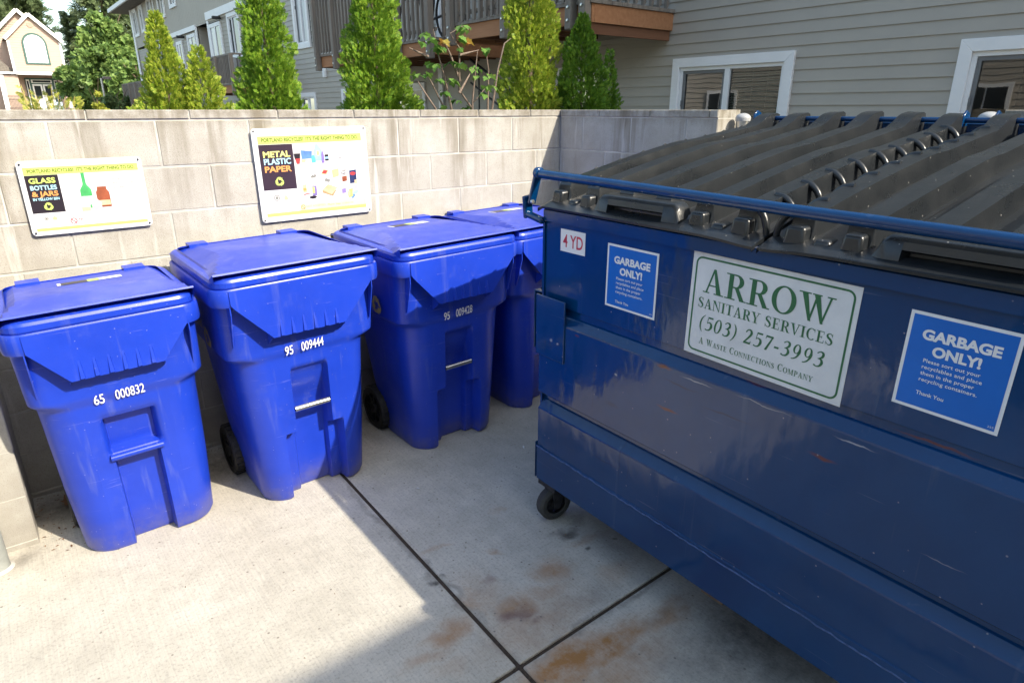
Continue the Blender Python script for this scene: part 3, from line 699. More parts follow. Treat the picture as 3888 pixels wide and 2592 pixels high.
# bicycle parked behind the balusters of the farther balcony
bike = thing("bicycle", (5.25, 8.55, 2.56), R(90))
tag(bike, "bicycle with dark frame leaning behind the balusters of the farther wooden balcony", "bicycle")
def bike_wheel(x):
    t = MB(); t.tube([(x+.33*math.cos(a),0,.34+.33*math.sin(a)) for a in [2*math.pi*k/28 for k in range(29)]], .018, 6)
    o = t.build("wheel", M['rubber'], bike, smooth=60)
    s = MB()
    for k in range(12): a = math.pi*2*k/12; s.tube([(x,0,.34),(x+.32*math.cos(a),0,.34+.32*math.sin(a))], .002, 4)
    s.build("spokes", M['steel'], o)
bike_wheel(-.5); bike_wheel(.52)
b_ = MB()
for p, q in [((-.5,0,.34),(-.05,0,.30)),((-.05,0,.30),(-.2,0,.82)),((-.2,0,.80),(.36,0,.84)),((-.05,0,.30),(.38,0,.74)),((.36,0,.88),(.52,0,.34)),((-.5,0,.34),(-.18,0,.72))]: b_.tube([p,q], .017, 8)
b_.build("frame", M['metal'], bike, smooth=50)
MB().box((-.33,-.05,.86),(-.09,.05,.90)).build("saddle", M['rubber'], bike, bevel=.02)
MB().tube([(.34,-.28,.97),(.36,0,.95),(.34,.28,.97)], .014, 8).build("handlebar", M['metal'], bike, smooth=50)

# exterior stair rail under the near balcony
st = thing("stair_railing", (5.6, 6.6, 0)); m_ = MB()
m_.tube([(0,-1.3,1.05),(0,1.5,2.35)], .02, 8); m_.tube([(0,-1.3,.75),(0,1.5,2.05)], .014, 8)
for k in range(6): m_.tube([(0,-1.2+.5*k,.0),(0,-1.2+.5*k,1.08+.232*k)], .012, 6)
m_.build("rail", M['metal'], st, smooth=50); tag(st, "dark metal stair railing rising under the near wooden balcony", "railing")

# --- farther terrace
terr = thing("terraced_house", (XH, 25, 0)); tag(terr, "long tan terrace far up the drive with grooved upper storey and rows of white windows", "house")
TH = hang
th = [(20.9+.1,22.1-.05,2.2,4.02),(19.25+.05,20.28-.05,3.05,4.12),(23.7+.05,24.75-.05,2.3,3.92),(25.5+.05,26.3-.05,2.3,3.84)]
s2 = MB(); siding(s2, XH, 16.3, 23.0-.8, -.2, 4.2, th, jitter=False); siding(s2, XH, 23.45, 33.2, -.2, 4.02, th, jitter=False)
s2.box((XH+.015,22.2,-.2),(XH+.5,22.22,4.2)); s2.box((XH+.015,23.43,-.2),(XH+.5,23.45,4.1))
siding(s2, XH+.5, 22.2, 23.45, -.2, 4.2, (), jitter=False); s2.box((XH+.9,16.3,-.2),(XH+7,33.0,5.5))
TH(s2.build("siding", M['siding_far'], terr))
up = MB(); y = 16.3
while y < 33.2:
    up.box((XH-.03,y+.006,4.1),(XH+.9,min(y+.2,33.2)-.006,7.5 if y < 27 else 5.62)); y += .2
up.box((XH-.022,16.3,4.1),(XH+.9,33.2,5.55)); up.box((XH+.0,16.3,5.5),(XH+5,27,7.5)); TH(up.build("upper_wall", M['panel'], terr))
for (a, b, z0, z1) in [(26.9,23.5,4.02,4.16),(22.2,16.3,4.16,4.36)]:
    q = MB(); q.box((XH-.07,a,z0),(XH-.032,b,z1)); TH(q.build("trim_band", M['trim'], terr))
for (a, b) in [(33.35,33.05),(28.85,28.72)]:
    q = MB(); q.box((XH-.06,a,-.1),(XH-.032,b,5.55)); TH(q.build("corner_board", M['trim'], terr))
q = MB(); q.box((XH-.05,23.45,-.1),(XH-.016,23.6,4.1)); TH(q.build("corner_board", M['trim'], terr))
q = MB(); q.box((XH-.05,22.05,-.1),(XH-.016,22.2,4.16)); TH(q.build("corner_board", M['trim'], terr))
for (a, b, z0, z1) in [(32.8,31.95,4.5,5.5),(31.4,30.75,4.55,5.5),(29.8,29.1,4.65,5.6),(28.05,27.1,4.72,5.7),(26.3,25.43,4.88,5.9)]:
    TH(slider_window(terr, XH-.04, a, b, z0, z1, trim=.09, detail=False, room=False, pane=M['far_glass']))
TH(slider_window(terr, XH, 20.28, 19.25, 3.02, 4.15, trim=.10, mull=19.9, detail=False, room=False, pane=M['far_glass']))
def patio_door(a, b, z0, z1):
    q = MB(); w_ = .1
    q.box((XH-.05,b,z1-w_),(XH-.005,a,z1)); q.box((XH-.05,b,z0),(XH-.005,b+w_,z1-w_)); q.box((XH-.05,a-w_,z0),(XH-.005,a,z1-w_)); q.box((XH-.045,(a+b)/2-.04,z0),(XH-.006,(a+b)/2+.04,z1-w_))
    o = TH(q.build("patio_door", M['trim'], terr))
    p = MB(); p.box((XH-.03,b+w_,z0),(XH-.02,(a+b)/2-.04,z1-w_)); TH(p.build("pane", M['far_glass'], o))
    p = MB(); p.box((XH-.028,(a+b)/2+.04,z0),(XH-.018,a-w_,z1-w_)); TH(p.build("pane", M['bright_glass'], o))
patio_door(22.04, 20.9, 2.38, 4.03); patio_door(24.75, 23.7, 2.38, 3.95); patio_door(26.3, 25.5, 2.38, 3.86)
for (y, z) in [(20.85,4.06),(25.2,3.9)]:
    q = MB(); q.box((XH-.25,y-.05,z),(XH-.01,y+.05,z+.08)); TH(q.build("wall_lamp", M['metal'], terr, bevel=.02))
rf = MB(); rf.prism([(XH-.55,5.55),(XH-.55,5.68),(XH+3,7.6),(XH+7.5,5.6),(XH+7.5,5.5)], frame((0,0,0),(1,0,0),(0,0,1),(0,1,0)), 26.9, 34.7)
TH(rf.build("roof", M['roof'], terr))
gt = MB(); gt.box((XH-.62,26.9,5.56),(XH-.55,34.75,5.70)); TH(gt.build("gutter", M['trim'], terr))
rf2 = MB(); rf2.prism([(XH-.55,7.5),(XH-.55,7.62),(XH+3,9.6),(XH+7.5,7.6),(XH+7.5,7.5)], frame((0,0,0),(1,0,0),(0,0,1),(0,1,0)), 16.0, 27.2)
TH(rf2.build("roof", M['roof'], terr))
balcony(terr, 4.85, XH, 16.35, 20.1, 2.06, h=.17, posts_y=(16.4,17.6,18.8,20.05), rail_z=2.86, detail=False, fix=TH)
balcony(terr, 4.85, XH, 27.0, 30.7, 1.86, h=.17, posts_y=(27.05,28.2,29.4,30.65), rail_z=2.60, detail=False, fix=TH)
q = MB(); q.box((XH-.5,19.86,2.66),(XH-.02,20.55,3.04)); TH(q.build("equipment_box", plain("gray_box", (.36,.36,.35), .6), terr, bevel=.01))

# --- pinkish house beyond the end of the drive (measured at 40 m, stands at 75 m)
K = 75/40
def PX(x): return x*K
def PZ(z): return 1.692 + (z-1.692)*K
ph = thing("beige_house", (PX(2.9), 75, 1.7)); tag(ph, "pinkish beige gabled house at top left with arched window and white trim", "house")
PH = hang
pf = frame((0,75,0),(1,0,0),(0,0,1),(0,-1,0))
def P(*pts): return [(PX(x), PZ(z)) for x, z in pts]
def lap(mb, poly, d, exp=.20):
    """clapboard a polygon of the facade: strips clipped between its edges"""
    zs = [p[1] for p in poly]; z = min(zs)
    def span(zz):
        xs = []
        for (a, b) in zip(poly, poly[1:]+poly[:1]):
            if (a[1]-zz)*(b[1]-zz) < 0: xs.append(a[0]+(b[0]-a[0])*(zz-a[1])/(b[1]-a[1]))
        return (min(xs), max(xs)) if len(xs) > 1 else None
    while z < max(zs)-.02:
        z2 = min(z+exp, max(zs)-.001); s0, s1 = span(z+.001), span(z2-.001)
        if s0 and s1: mb.add([pf(s0[0],z,d+.03),pf(s0[1],z,d+.03),pf(s1[1],z2,d+.008),pf(s1[0],z2,d+.008),pf(s0[0],z,d),pf(s0[1],z,d)], [(0,1,2,3),(4,5,1,0)])
        z += exp
body = MB()
body.prism(P((.2,1.2),(3.93,1.2),(3.93,4.75),(2.9,5.78),(1.9,4.72),(1.9,3.3),(.2,3.3)), pf, -9, -2.0)
body.prism(P((1.9,3.28),(3.93,3.28),(3.93,4.75),(2.9,5.78),(1.9,4.75)), pf, -2.0, 0)
body.prism(P((.9,3.3),(2.6,3.3),(3.4,5.0),(2.57,6.05),(.9,4.2)), pf, -6, -2.5)
body.prism(P((3.6,1.2),(4.28,1.2),(4.28,3.18),(3.93,3.4),(3.6,3.4)), pf, -8, -1.0)
body.prism(P((1.35,1.2),(2.03,1.2),(2.0,3.2),(1.35,3.2)), pf, -2.0, -.2)
lap(body, P((1.93,3.33),(3.91,3.33),(3.91,4.73),(2.9,5.74),(1.93,4.73)), 0.0)
lap(body, P((1.37,1.72),(1.96,1.72),(1.96,3.16),(1.37,3.16)), -.2)
lap(body, P((.9,3.35),(2.55,3.35),(3.3,5.0),(2.57,6.0),(.9,4.2)), -2.5)
lap(body, P((3.94,1.72),(4.27,1.72),(4.27,3.14),(3.94,3.3)), -1.0)
PH(body.build("wall", M['pink'], ph))
tr = MB()
def strip(mb, a, b, w, d0, d1):
    a, b = Vector((*a,0)), Vector((*b,0)); n_ = (b-a).normalized(); n_ = Vector((-n_.y, n_.x, 0))*w/2
    mb.prism([tuple((a+n_)[:2]), tuple((b+n_)[:2]), tuple((b-n_)[:2]), tuple((a-n_)[:2])], pf, d0, d1)
for i, (a, b, w_, d_) in enumerate([((1.80,4.74),(2.90,5.84),.26,.35),((2.90,5.84),(4.04,4.72),.26,.352),((1.65,5.2),(2.57,6.12),.26,-2.0),((2.57,6.12),(3.3,5.4),.26,-2.004),
        ((1.925,4.7),(1.925,3.35),.17,.06),((3.925,4.7),(3.925,3.35),.17,.06),((1.35,3.30),(1.95,3.30),.16,.1),((1.95,3.30),(3.92,3.30),.22,.12),((3.86,3.22),(3.90,1.3),.34,.10),((1.35,3.2),(1.33,1.3),.34,.10),((3.93,3.36),(4.33,3.18),.20,-.7)]):
    strip(tr, P(a)[0], P(b)[0], w_, d_-.14-.003*i, d_)
PH(tr.build("trim", M['trim'], ph))
rf = MB(); rf.prism(P((1.3,4.05),(1.9,3.4),(1.9,3.35),(1.3,3.35)), pf, -1.6, -.6)
for a, b, dd in [((1.78,4.76),(2.9,5.88),.3),((2.9,5.88),(4.06,4.74),.3),((1.5,5.1),(2.57,6.17),-2.2),((2.57,6.17),(3.5,5.25),-2.2)]: strip(rf, P(a)[0], P(b)[0], .06, -8, dd)
PH(rf.build("roof", M['roof'], ph))
def arch(cx, hw, zb, zs, zt, n=18): return [(cx-hw,zb),(cx+hw,zb)] + [(cx+hw*math.cos(a), zs+(zt-zs)*math.sin(a)) for a in [math.pi*k/n for k in range(n+1)]]
cx = 2.915
aw = MB(); aw.prism(P(*arch(cx,.485,3.70,4.55,5.06)), pf, .02, .09); ow = PH(aw.build("window", M['green_trim'], ph))
a2 = MB(); a2.prism(P(*arch(cx,.405,3.77,4.55,4.97)), pf, .06, .11); PH(a2.build("frame", M['trim'], ow))
a3 = MB(); a3.prism(P((cx-.36,3.82),(cx-.03,3.82),(cx-.03,4.48),(cx-.36,4.48)), pf, .1, .125); PH(a3.build("pane", plain("gray_curtain_glass",(.42,.42,.40),.3), ow))
a3 = MB(); a3.prism(P((cx+.03,3.82),(cx+.36,3.82),(cx+.36,4.48),(cx+.03,4.48)), pf, .1, .125); PH(a3.build("pane", M['bright_glass'], ow))
a3 = MB()
for a_, b_2 in [(4,42),(48,86),(94,132),(138,176)]:
    a3.prism(P((cx+.05*math.cos(R((a_+b_2)/2)),4.56),*[(cx+.36*math.cos(R(a_+(b_2-a_)*k/4)), 4.56+.36*math.sin(R(a_+(b_2-a_)*k/4))) for k in range(5)]), pf, .1, .125)
PH(a3.build("pane", plain("pale_gray_glass",(.55,.56,.58),.25), ow))
vt = MB(); vt.prism(P(*[(2.91+.125*math.cos(a),5.41+.125*math.sin(a)) for a in [2*math.pi*k/20 for k in range(20)]]), pf, .02, .08)
for k in range(5): vt.prism(P((2.82,5.33+.035*k),(3.0,5.33+.035*k),(3.0,5.345+.035*k),(2.82,5.345+.035*k)), pf, .08, .10)
PH(vt.build("gable_vent", M['pink'], ph))
dr = MB(); dr.prism(P((2.27,1.3),(3.62,1.3),(3.62,3.14),(2.27,3.14)), pf, -1.95, -1.85); od = PH(dr.build("door", M['green_trim'], ph))
d2 = MB()
for a, b in [((2.53,1.3),(2.92,2.86)),((2.95,1.3),(3.34,2.86)),((2.52,2.91),(3.35,3.06)),((2.31,1.6),(2.44,3.06)),((3.44,1.6),(3.57,3.06))]:
    d2.prism(P(a,(b[0],a[1]),b,(a[0],b[1])), pf, -1.86, -1.80)
PH(d2.build("door_leaf", M['trim'], od))
d3 = MB()
for a, b in [((2.59,2.2),(2.85,2.78)),((3.02,2.2),(3.28,2.78)),((2.34,1.7),(2.41,3.0)),((3.47,1.7),(3.54,3.0)),((2.58,2.94),(3.30,3.03))]:
    d3.prism(P(a,(b[0],a[1]),b,(a[0],b[1])), pf, -1.81, -1.78)
PH(d3.build("pane", M['far_glass'], od))
rl = MB()
for zz in (2.28, 1.75): rl.box(pf(PX(1.38),PZ(zz),.1), pf(PX(3.8),PZ(zz)+.05,.14))
x = 1.4
while x < 3.8: rl.box(pf(PX(x),PZ(1.4),.11), pf(PX(x)+.018,PZ(2.28),.13)); x += .052
PH(rl.build("porch_railing", M['metal'], ph))
ds = MB(); ds.lathe([(.01,0),(.25,.02),(.38,.09),(.385,.1),(.25,.035),(.01,.015)], (PX(4.2),73.8,PZ(2.1)), 'Y', 20); ds.tube([(PX(4.2),73.9,PZ(2.1)),(PX(4.2)-.1,74.6,PZ(1.9)),(PX(4.0),75.5,PZ(1.9))], .03, 6); ds.tube([(PX(4.2),73.85,PZ(1.95)),(PX(4.32),73.2,PZ(2.02))], .02, 6)
PH(ds.build("satellite_dish", M['screen'], ph, smooth=50))
# porch
pc = thing("porch_chair", (PX(3.34), 74.6, PZ(1.35))); cw = MB(); cw.box((-.3,-.3,.40),(.3,.3,.46))
for k in range(4): cw.box((-.3,.25,.55+.2*k),(.3,.30,.70+.2*k))
for sx in (-1,1):
    for sy in (-1,1): cw.box((sx*.3-.03,sy*.27-.03,0),(sx*.3+.03,sy*.27+.03,.45 if sy<0 else 1.3))
    cw.box((sx*.32-.05,-.35,.66),(sx*.32+.05,.3,.71))
cw.build("frame", plain("pale_blue_gray_paint",(.34,.42,.48),.6), pc); tag(pc, "pale blue grey slatted chair on the beige house's porch", "chair")
pd = struct(MB().box((PX(1.1),70,.0),(PX(4.6),95,PZ(1.3))).build("terrain", M['soil']))

# --- house at our back (its eave throws the nearer shadow) and the row across the drive (mirrored in the windows)
bh = thing("tan_house", (-1.0, -9, 0)); tag(bh, "tan house standing behind the photographer, seen only as shade and reflection", "house")
o = MB(); o.box((-7,-15.0,-.1),(5.3,-4.95,5.3)); o.build("wall", M['siding_far'], bh).matrix_parent_inverse = Matrix.Translation((1,9,0))
o = MB(); o.prism([(-4.50,5.2),(-4.50,5.36),(-10.0,7.2),(-15.5,5.36),(-15.5,5.2)], frame((0,0,0),(0,1,0),(0,0,1),(1,0,0)), -7.4, 5.7); o.build("roof", M['roof'], bh).matrix_parent_inverse = Matrix.Translation((1,9,0))
def row_house(y0, y1, label, mat):
    r_ = thing("row_house", (-14, (y0+y1)/2, 0)); tag(r_, label, "house", "houses across the drive seen in reflections"); c = (y0+y1)/2
    A = hang
    s = MB(); z = 0
    top = 6.2
    while z < top: s.add([(-13.98,y0,z),(-13.98,y1,z),(-14,y1,z+.2),(-14,y0,z+.2),(-14,y0,z),(-14,y1,z)], [(0,1,2,3),(4,5,1,0)]); z += .2
    z = top
    hw = (y1-y0)/2
    while z < top+hw*.8:
        a = hw-(z-top)/.8; s.add([(-13.98,c-a,z),(-13.98,c+a,z),(-14,c+a-.2,z+.2),(-14,c-a+.2,z+.2)], [(0,1,2,3)]); z += .2
    s.box((-22,y0,-.1),(-14.02,y1,top)); A(s.build("wall", mat, r_))
    t = MB()
    t.bar((-13.8,y0-.4,top-.2),(-13.8,c,top+hw*.8+.1),.3,.3); t.bar((-13.8,y1+.4,top-.2),(-13.8,c,top+hw*.8+.1),.3,.3); A(t.build("trim", M['trim'], r_))
    rf_ = MB(); rf_.prism([(y0-.5,top-.1),(y0-.5,top+.05),(c,top+hw*.8+.3),(y1+.5,top+.05),(y1+.5,top-.1),(c,top+hw*.8+.1)], frame((0,0,0),(0,1,0),(0,0,1),(1,0,0)), -22.4, -13.75); A(rf_.build("roof", M['roof'], r_))
    for yy in (c-1.8, c+1.8):
        for zz in (1.0, 4.0): 
            w_ = MB(); w_.box((-13.96,yy-.75,zz),(-13.9,yy+.75,zz+1.5)); wo = A(w_.build("window", M['trim'], r_))
            w_ = MB(); w_.box((-13.9,yy-.62,zz+.13),(-13.88,yy-.03,zz+1.37)); w_.box((-13.9,yy+.03,zz+.13),(-13.88,yy+.62,zz+1.37)); A(w_.build("pane", M['far_glass'], wo))
row_house(-7.5, .5, "tan gabled house across the drive, nearest to the photographer's back, seen in reflections", M['siding_far'])
row_house(2.5, 10.5, "gray gabled house across the drive opposite the dumpster, seen in reflections", M['siding'])
row_house(12.5, 20.5, "tan gabled house across the drive, farthest up the slope, seen in reflections", M['siding'])

# ================================================================== VEGETATION
rng = np.random.default_rng(11)
def frond_template():
    """flat spray of scale leaves along +y, lying in the xy plane"""
    V = []; F = []
    def leaf(a, b, w):
        a = np.array(a); b = np.array(b); d = b-a; n_ = np.array([-d[1], d[0], 0]); n_ = n_/np.linalg.norm(n_)*w
        o = len(V); m = a+d*.55
        V.extend([a, m+n_, b, m-n_]); F.append((o, o+1, o+2, o+3))
    leaf((0,0,0),(0,1,0.02),.055)
    for k in range(5):
        y = .12+.16*k; l = .46*(1-.13*k)
        for s in (-1,1):
            tip = (s*l*.68, y+l*.78, .05*s*(k%2)); leaf((0,y,0), tip, .055)
            if k < 4: leaf((s*l*.3,y+l*.32,0), (s*l*.68, y+l*.36, -.04), .035)
    return np.array(V), np.array(F)
FV, FF = frond_template()
def rotmats(n, base_dir, roll):
    y = base_dir/np.linalg.norm(base_dir, axis=1, keepdims=True)
    up = np.tile(np.array([0.,0.,1.]), (n,1)); x = np.cross(y, up); ln = np.linalg.norm(x, axis=1, keepdims=True)
    x = np.where(ln > 1e-3, x/np.maximum(ln,1e-6), np.array([1.,0,0])); z = np.cross(x, y)
    c, s = np.cos(roll)[:,None], np.sin(roll)[:,None]
    return x*c+z*s, y, -x*s+z*c
def scatter(name, TV, TF, pos, dirs, size, roll, mat, parent):
    X, Y, Z = rotmats(len(pos), dirs, roll)
    V = pos[:,None,:] + size[:,None,None]*(TV[None,:,0:1]*X[:,None,:] + TV[None,:,1:2]*Y[:,None,:] + TV[None,:,2:3]*Z[:,None,:])
    F = TF[None,:,:] + (np.arange(len(pos))*len(TV))[:,None,None]
    return raw_mesh(name, V.reshape(-1,3), F.reshape(-1, TF.shape[1]), mat, parent)

def arborvitae(x, y, top, rw, label, mat, n, p=.75, lean=0.0, seed=0):
    """rw = crown half-width at the height of the wall top"""
    g_ = np.random.default_rng(seed); root = thing("arborvitae", (x, y, 0)); zw = 1.69; z0 = 1.15
    t = MB(); t.tube([(0,0,-.05),(.01,0,top*.4),(lean*.5,0,top*.8)], [.035,.025,.008], 8); t.build("trunk", M['bark'], root, smooth=60)
    q = 4*n; z = z0+(top-z0)*g_.random(q)**.95
    rz = np.minimum(rw*np.power(np.clip((top-z)/(top-zw),0,None), p), rw*1.5)
    keep = g_.random(q) < (rz/rz.max()*.75+.25); z, rz = z[keep][:n], rz[keep][:n]; n = len(z)
    ang = g_.random(n)*2*np.pi
    lump = 1 + .24*np.sin(ang*3+z*9+seed) + .13*np.sin(ang*5-z*15+2*seed) + .09*np.sin(z*27+ang*2)
    rr = rz*lump + .012
    inner = g_.random(n) < .45
    rad = rr*np.where(inner, .25+.55*g_.random(n), .80+.22*g_.random(n))
    pos = np.stack([rad*np.cos(ang), rad*np.sin(ang), z-.03], 1)
    out = np.stack([np.cos(ang), np.sin(ang), np.zeros(n)], 1)
    d = out*(.45+.45*g_.random(n))[:,None] + np.array([0,0,1])*(.50+.70*g_.random(n))[:,None] + g_.normal(0,.30,(n,3))
    size = (.036+.040*g_.random(n))*np.clip(.55+rz/.25*.45,.6,1.1)
    scatter("crown", FV, FF, pos, d, size, np.pi/2 + g_.normal(0,.6,n), mat, root)
    tag(root, label, "tree", "arborvitae behind the block wall"); return root
rat = lambda X4: X4/4.0
arborvitae(.207*5.1, 5.1, 2.31, .150, "bright yellow green pointed arborvitae, leftmost of the tall ones behind the wall", M['arbor_y'], 5760, .95, seed=3)
arborvitae(.252*5.0, 5.0, 2.10, .120, "low rounded arborvitae against the right side of the leftmost pointed one", M['arbor_y'], 3520, .70, seed=5)
arborvitae(.343*5.4, 5.4, 3.10, .205, "full green arborvitae between the two signs, reaching past the top edge", M['arbor'], 8960, .87, seed=8)
arborvitae(.512*5.0, 5.0, 3.20, .245, "broad dense arborvitae in front of the farther wooden balcony", M['arbor'], 10880, .90, seed=12)
arborvitae(.824*4.6, 4.6, 3.60, .215, "narrow yellow lit arborvitae in front of the near wooden balcony", M['arbor_y'], 10880, .55, seed=21)
arborvitae(.955*4.35, 4.35, 2.46, .235, "deep green arborvitae with a thin tip, rightmost of the row", M['arbor_d'], 7360, .80, seed=30)
arborvitae(1.032*4.3, 4.3, 2.20, .085, "slender arborvitae side shoot at the right of the deep green one", M['arbor_d'], 2400, .75, seed=33)

LQ = np.array([[0,0,0],[.5,.45,.08],[0,1,0],[-.5,.45,.08]]); LF = np.array([[0,1,2,3]])
CL_V, CL_F = [], []
for k in range(5):
    a = 2*np.pi*k/5+.4; c_, s__ = np.cos(a), np.sin(a); o = len(CL_V)
    for p_ in LQ: CL_V.append([c_*p_[0]*.55-s__*p_[1]*.6, s__*p_[0]*.55+c_*p_[1]*.6, p_[2]+.15*p_[1]])
    CL_F.append([o,o+1,o+2,o+3])
CL_V, CL_F = np.array(CL_V), np.array(CL_F)
def broadleaf(name, x, y, z0, base, top, rad, n, leaf, mat, label, seed, clumps=26, cat="tree", group=None, shape=1.0):
    g_ = np.random.default_rng(seed); root = thing(name, (x, y, z0))
    t = MB(); t.tube([(0,0,0),(.03*rad,0,(top-z0)*.5),(-.04*rad,0,(top-z0)*.85)], [rad*.07,rad*.05,rad*.015], 8)
    for k in range(6):
        a = k*2.4; h = (top-z0)*(.3+.1*k); t.tube([(0,0,h*.9),(rad*.5*math.cos(a),rad*.5*math.sin(a),h+.15*(top-z0))], [rad*.03,rad*.01], 6)
    t.build("trunk", M['bark'], root, smooth=60)
    cz = (base+top)/2-z0; hz = (top-base)/2; cs = []
    while len(cs) < clumps:
        p_ = g_.uniform(-1,1,3)
        if np.linalg.norm(p_) < 1 and (shape == 1.0 or np.hypot(p_[0],p_[1]) < (1-p_[2])/2*1.25+.05): cs.append(p_*np.array([rad,rad,hz])*.85+np.array([0,0,cz]))
    cs = np.array(cs); pick = g_.integers(0, clumps, n); cr = rad*.30*(.7+.6*g_.random(clumps))
    off = g_.normal(0,1,(n,3)); off /= np.linalg.norm(off,axis=1,keepdims=True); off *= (g_.random(n)**.4)[:,None]
    pos = cs[pick]+off*cr[pick][:,None]*np.array([1,1,.8])
    d = off+np.array([0,0,.35])+g_.normal(0,.5,(n,3))
    scatter("crown", CL_V, CL_F, pos, d, leaf*(.6+.8*g_.random(n)), g_.random(n)*6.28, mat, root)
    tag(root, label, cat, group); return root
def conifer(x, y, z0, top, rad, n, leaf, label, seed, mat=None):
    g_ = np.random.default_rng(seed); root = thing("conifer", (x, y, z0)); h = top-z0
    MB().tube([(0,0,0),(0,0,h*.6),(0,0,h*.98)], [rad*.06,rad*.04,.03], 8).build("trunk", M['bark'], root, smooth=60)
    tiers = int(h*1.5); f = (g_.integers(0,tiers,n)+g_.normal(0,.12,n))/tiers; f = np.clip(f,0.02,.99)
    nb = 9; bi = g_.integers(0,nb,n); ang = bi*2*np.pi/nb + np.floor(f*tiers)*1.1 + g_.normal(0,.16,n)
    rr = rad*(1-f)**.85*(.75+.35*np.sin(np.floor(f*tiers)*5.1+bi*2.3))
    s = g_.random(n)**.6; pos = np.stack([rr*s*np.cos(ang), rr*s*np.sin(ang), f*h - rr*s*.22 + g_.normal(0,.08,n)], 1)
    d = np.stack([np.cos(ang), np.sin(ang), -.25+g_.normal(0,.35,n)], 1)+g_.normal(0,.3,(n,3))
    scatter("crown", FV, FF, pos, d, leaf*(.6+.8*g_.random(n)), g_.random(n)*6.28, mat or M['fir'], root)
    tag(root, label, "tree", "conifers beyond the houses"); return root
conifer(.030*92, 92, 0, 26, 4.6, 5200, 1.0, "tall dark conifer rising directly behind the beige house's left gable", 41)
conifer(.068*98, 98, 0, 25, 3.6, 5200, 1.0, "tall dark conifer whose ragged right side slopes down beside the sky gap", 42)
conifer(.113*90, 90, 0, 11.8, 1.7, 1500, .75, "smaller conifer with a thin top in the gap of sky", 43)
conifer(.150*84, 84, 0, 22, 4.4, 4200, .9, "dark conifer behind the big broadleaf tree, right beside the terrace roof", 44)
conifer(.175*88, 88, 0, 15, 4.0, 3000, .9, "dark conifer half hidden by the terrace's far corner", 45)
broadleaf("broadleaf_tree", .152*58, 58, 0, 1.0, 8.7, 2.25, 5200, .34, M['decid'], "big light green broadleaf tree between the beige house and the terrace", 51, 60)
broadleaf("broadleaf_tree", .118*64, 64, 0, .8, 6.3, 2.0, 3000, .34, M['decid'], "lower green broadleaf tree at the beige house's right side", 52, 34)
broadleaf("broadleaf_tree", .176*50, 50, 0, .6, 5.4, 1.9, 2600, .30, M['decid'], "green broadleaf tree close against the terrace's far corner", 53, 30)
broadleaf("shrub", .149*30, 30, 0, .2, 2.55, .75, 1500, .15, M['bush'], "grey green shrub beside the far arched balcony", 54, 22, "shrub")
broadleaf("shrub", .140*38, 38, 0, .2, 2.7, 1.0, 1400, .18, M['bush'], "dull green shrub behind the yellow green young tree", 55, 22, "shrub")
broadleaf("young_tree", .125*20, 20, 0, .7, 2.58, .27, 900, .10, M['young'], "young yellow green tree in front of the dark conifers", 56, 20, shape=.5)
broadleaf("shrub", .185*5.6, 5.6, 0, .4, 1.80, .13, 260, .055, M['young'], "small yellow green sprig just above the wall beside the leftmost arborvitae", 57, 10, "shrub")
# wispy shrub with yellow stems
ws = thing("wispy_shrub", (.068*5, 5, 0)); g_ = np.random.default_rng(60); mt = MB(); pos = []; dirs = []
for k in range(15):
    a = g_.random()*6.28; r_ = .05+.17*g_.random(); h = 1.74+.10*g_.random(); mt.tube([(0,0,.9),(r_*.5*math.cos(a),r_*.5*math.sin(a),1.4),(r_*math.cos(a),r_*math.sin(a),h)], [.006,.004,.0015], 5)
    for q in range(30):
        t_k = .25+.75*q/30; pos.append((r_*t_k*math.cos(a), r_*t_k*math.sin(a), .9+(h-.9)*t_k)); dirs.append((math.cos(a)+g_.normal(0,.5), math.sin(a)+g_.normal(0,.5), .8))
mt.build("stem", plain("yellow_stem",(.45,.36,.10),.6), ws, smooth=60)
scatter("foliage", FV, FF, np.array(pos), np.array(dirs), np.full(len(pos),.05), g_.random(len(pos))*6.28, M['young'], ws)
tag(ws, "wispy shrub with yellow stems above the wall in front of the beige house", "shrub")

# maple sapling with big leaves
mp = thing("maple_sapling", (2.9, 4.35, 0)); 
CAMR = Vector((math.cos(YAW), -math.sin(YAW), 0)); CAMF = Vector((math.sin(YAW)*math.cos(PITCH), math.cos(YAW)*math.cos(PITCH), -math.sin(PITCH))); CAMU = CAMR.cross(CAMF)
def onY(px, py, yp):
    """photo pixel -> point on the vertical plane y = yp (used only to read plant positions off the photograph)"""
    d = CAMR*(px-1944)/2466.4 - CAMU*(py-1296)/2466.4 + CAMF; t = yp/d.y
    return Vector((d.x*t, yp, 1.692+d.z*t))
k2 = 1300/2352; rr_ = random.Random(5)
def S2(x, y, dy=0.0): return onY(1100+x*k2, y*k2, 4.35+dy) - Vector((2.9, 4.35, 0))
stems = [[(1000,745),(930,640),(880,560)],[(1110,745),(1060,520),(1020,370),(985,200)],[(1250,745),(1165,620),(1165,330),(1100,230),(1190,180)],[(1170,560),(1105,380),(1065,290)],
         [(1390,745),(1430,480),(1475,300),(1520,265)],[(1255,700),(1290,350)],[(1360,745),(1365,480),(1345,330)],[(1165,380),(1300,345)],[(950,390),(820,330)],[(1060,745),(990,600),(940,500)],[(1165,640),(1260,470)],[(1250,720),(1350,600)]]
sm = MB()
for i, s in enumerate(stems):
    dy = [-.12,.05,.0,.1,.15,-.05,.08,-.02,.0,.12,-.1,.06][i]
    pts = [S2(x, y, dy) for x, y in s]; pts0 = [Vector((pts[0].x*.8+.02, dy*.5, .05))] if s[0][1] > 690 else []
    n_ = len(pts0+pts); sm.tube(pts0+pts, [.011-.008*k/(n_-1) for k in range(n_)], 6)
sm.build("stem", M['twig'], mp, smooth=60)
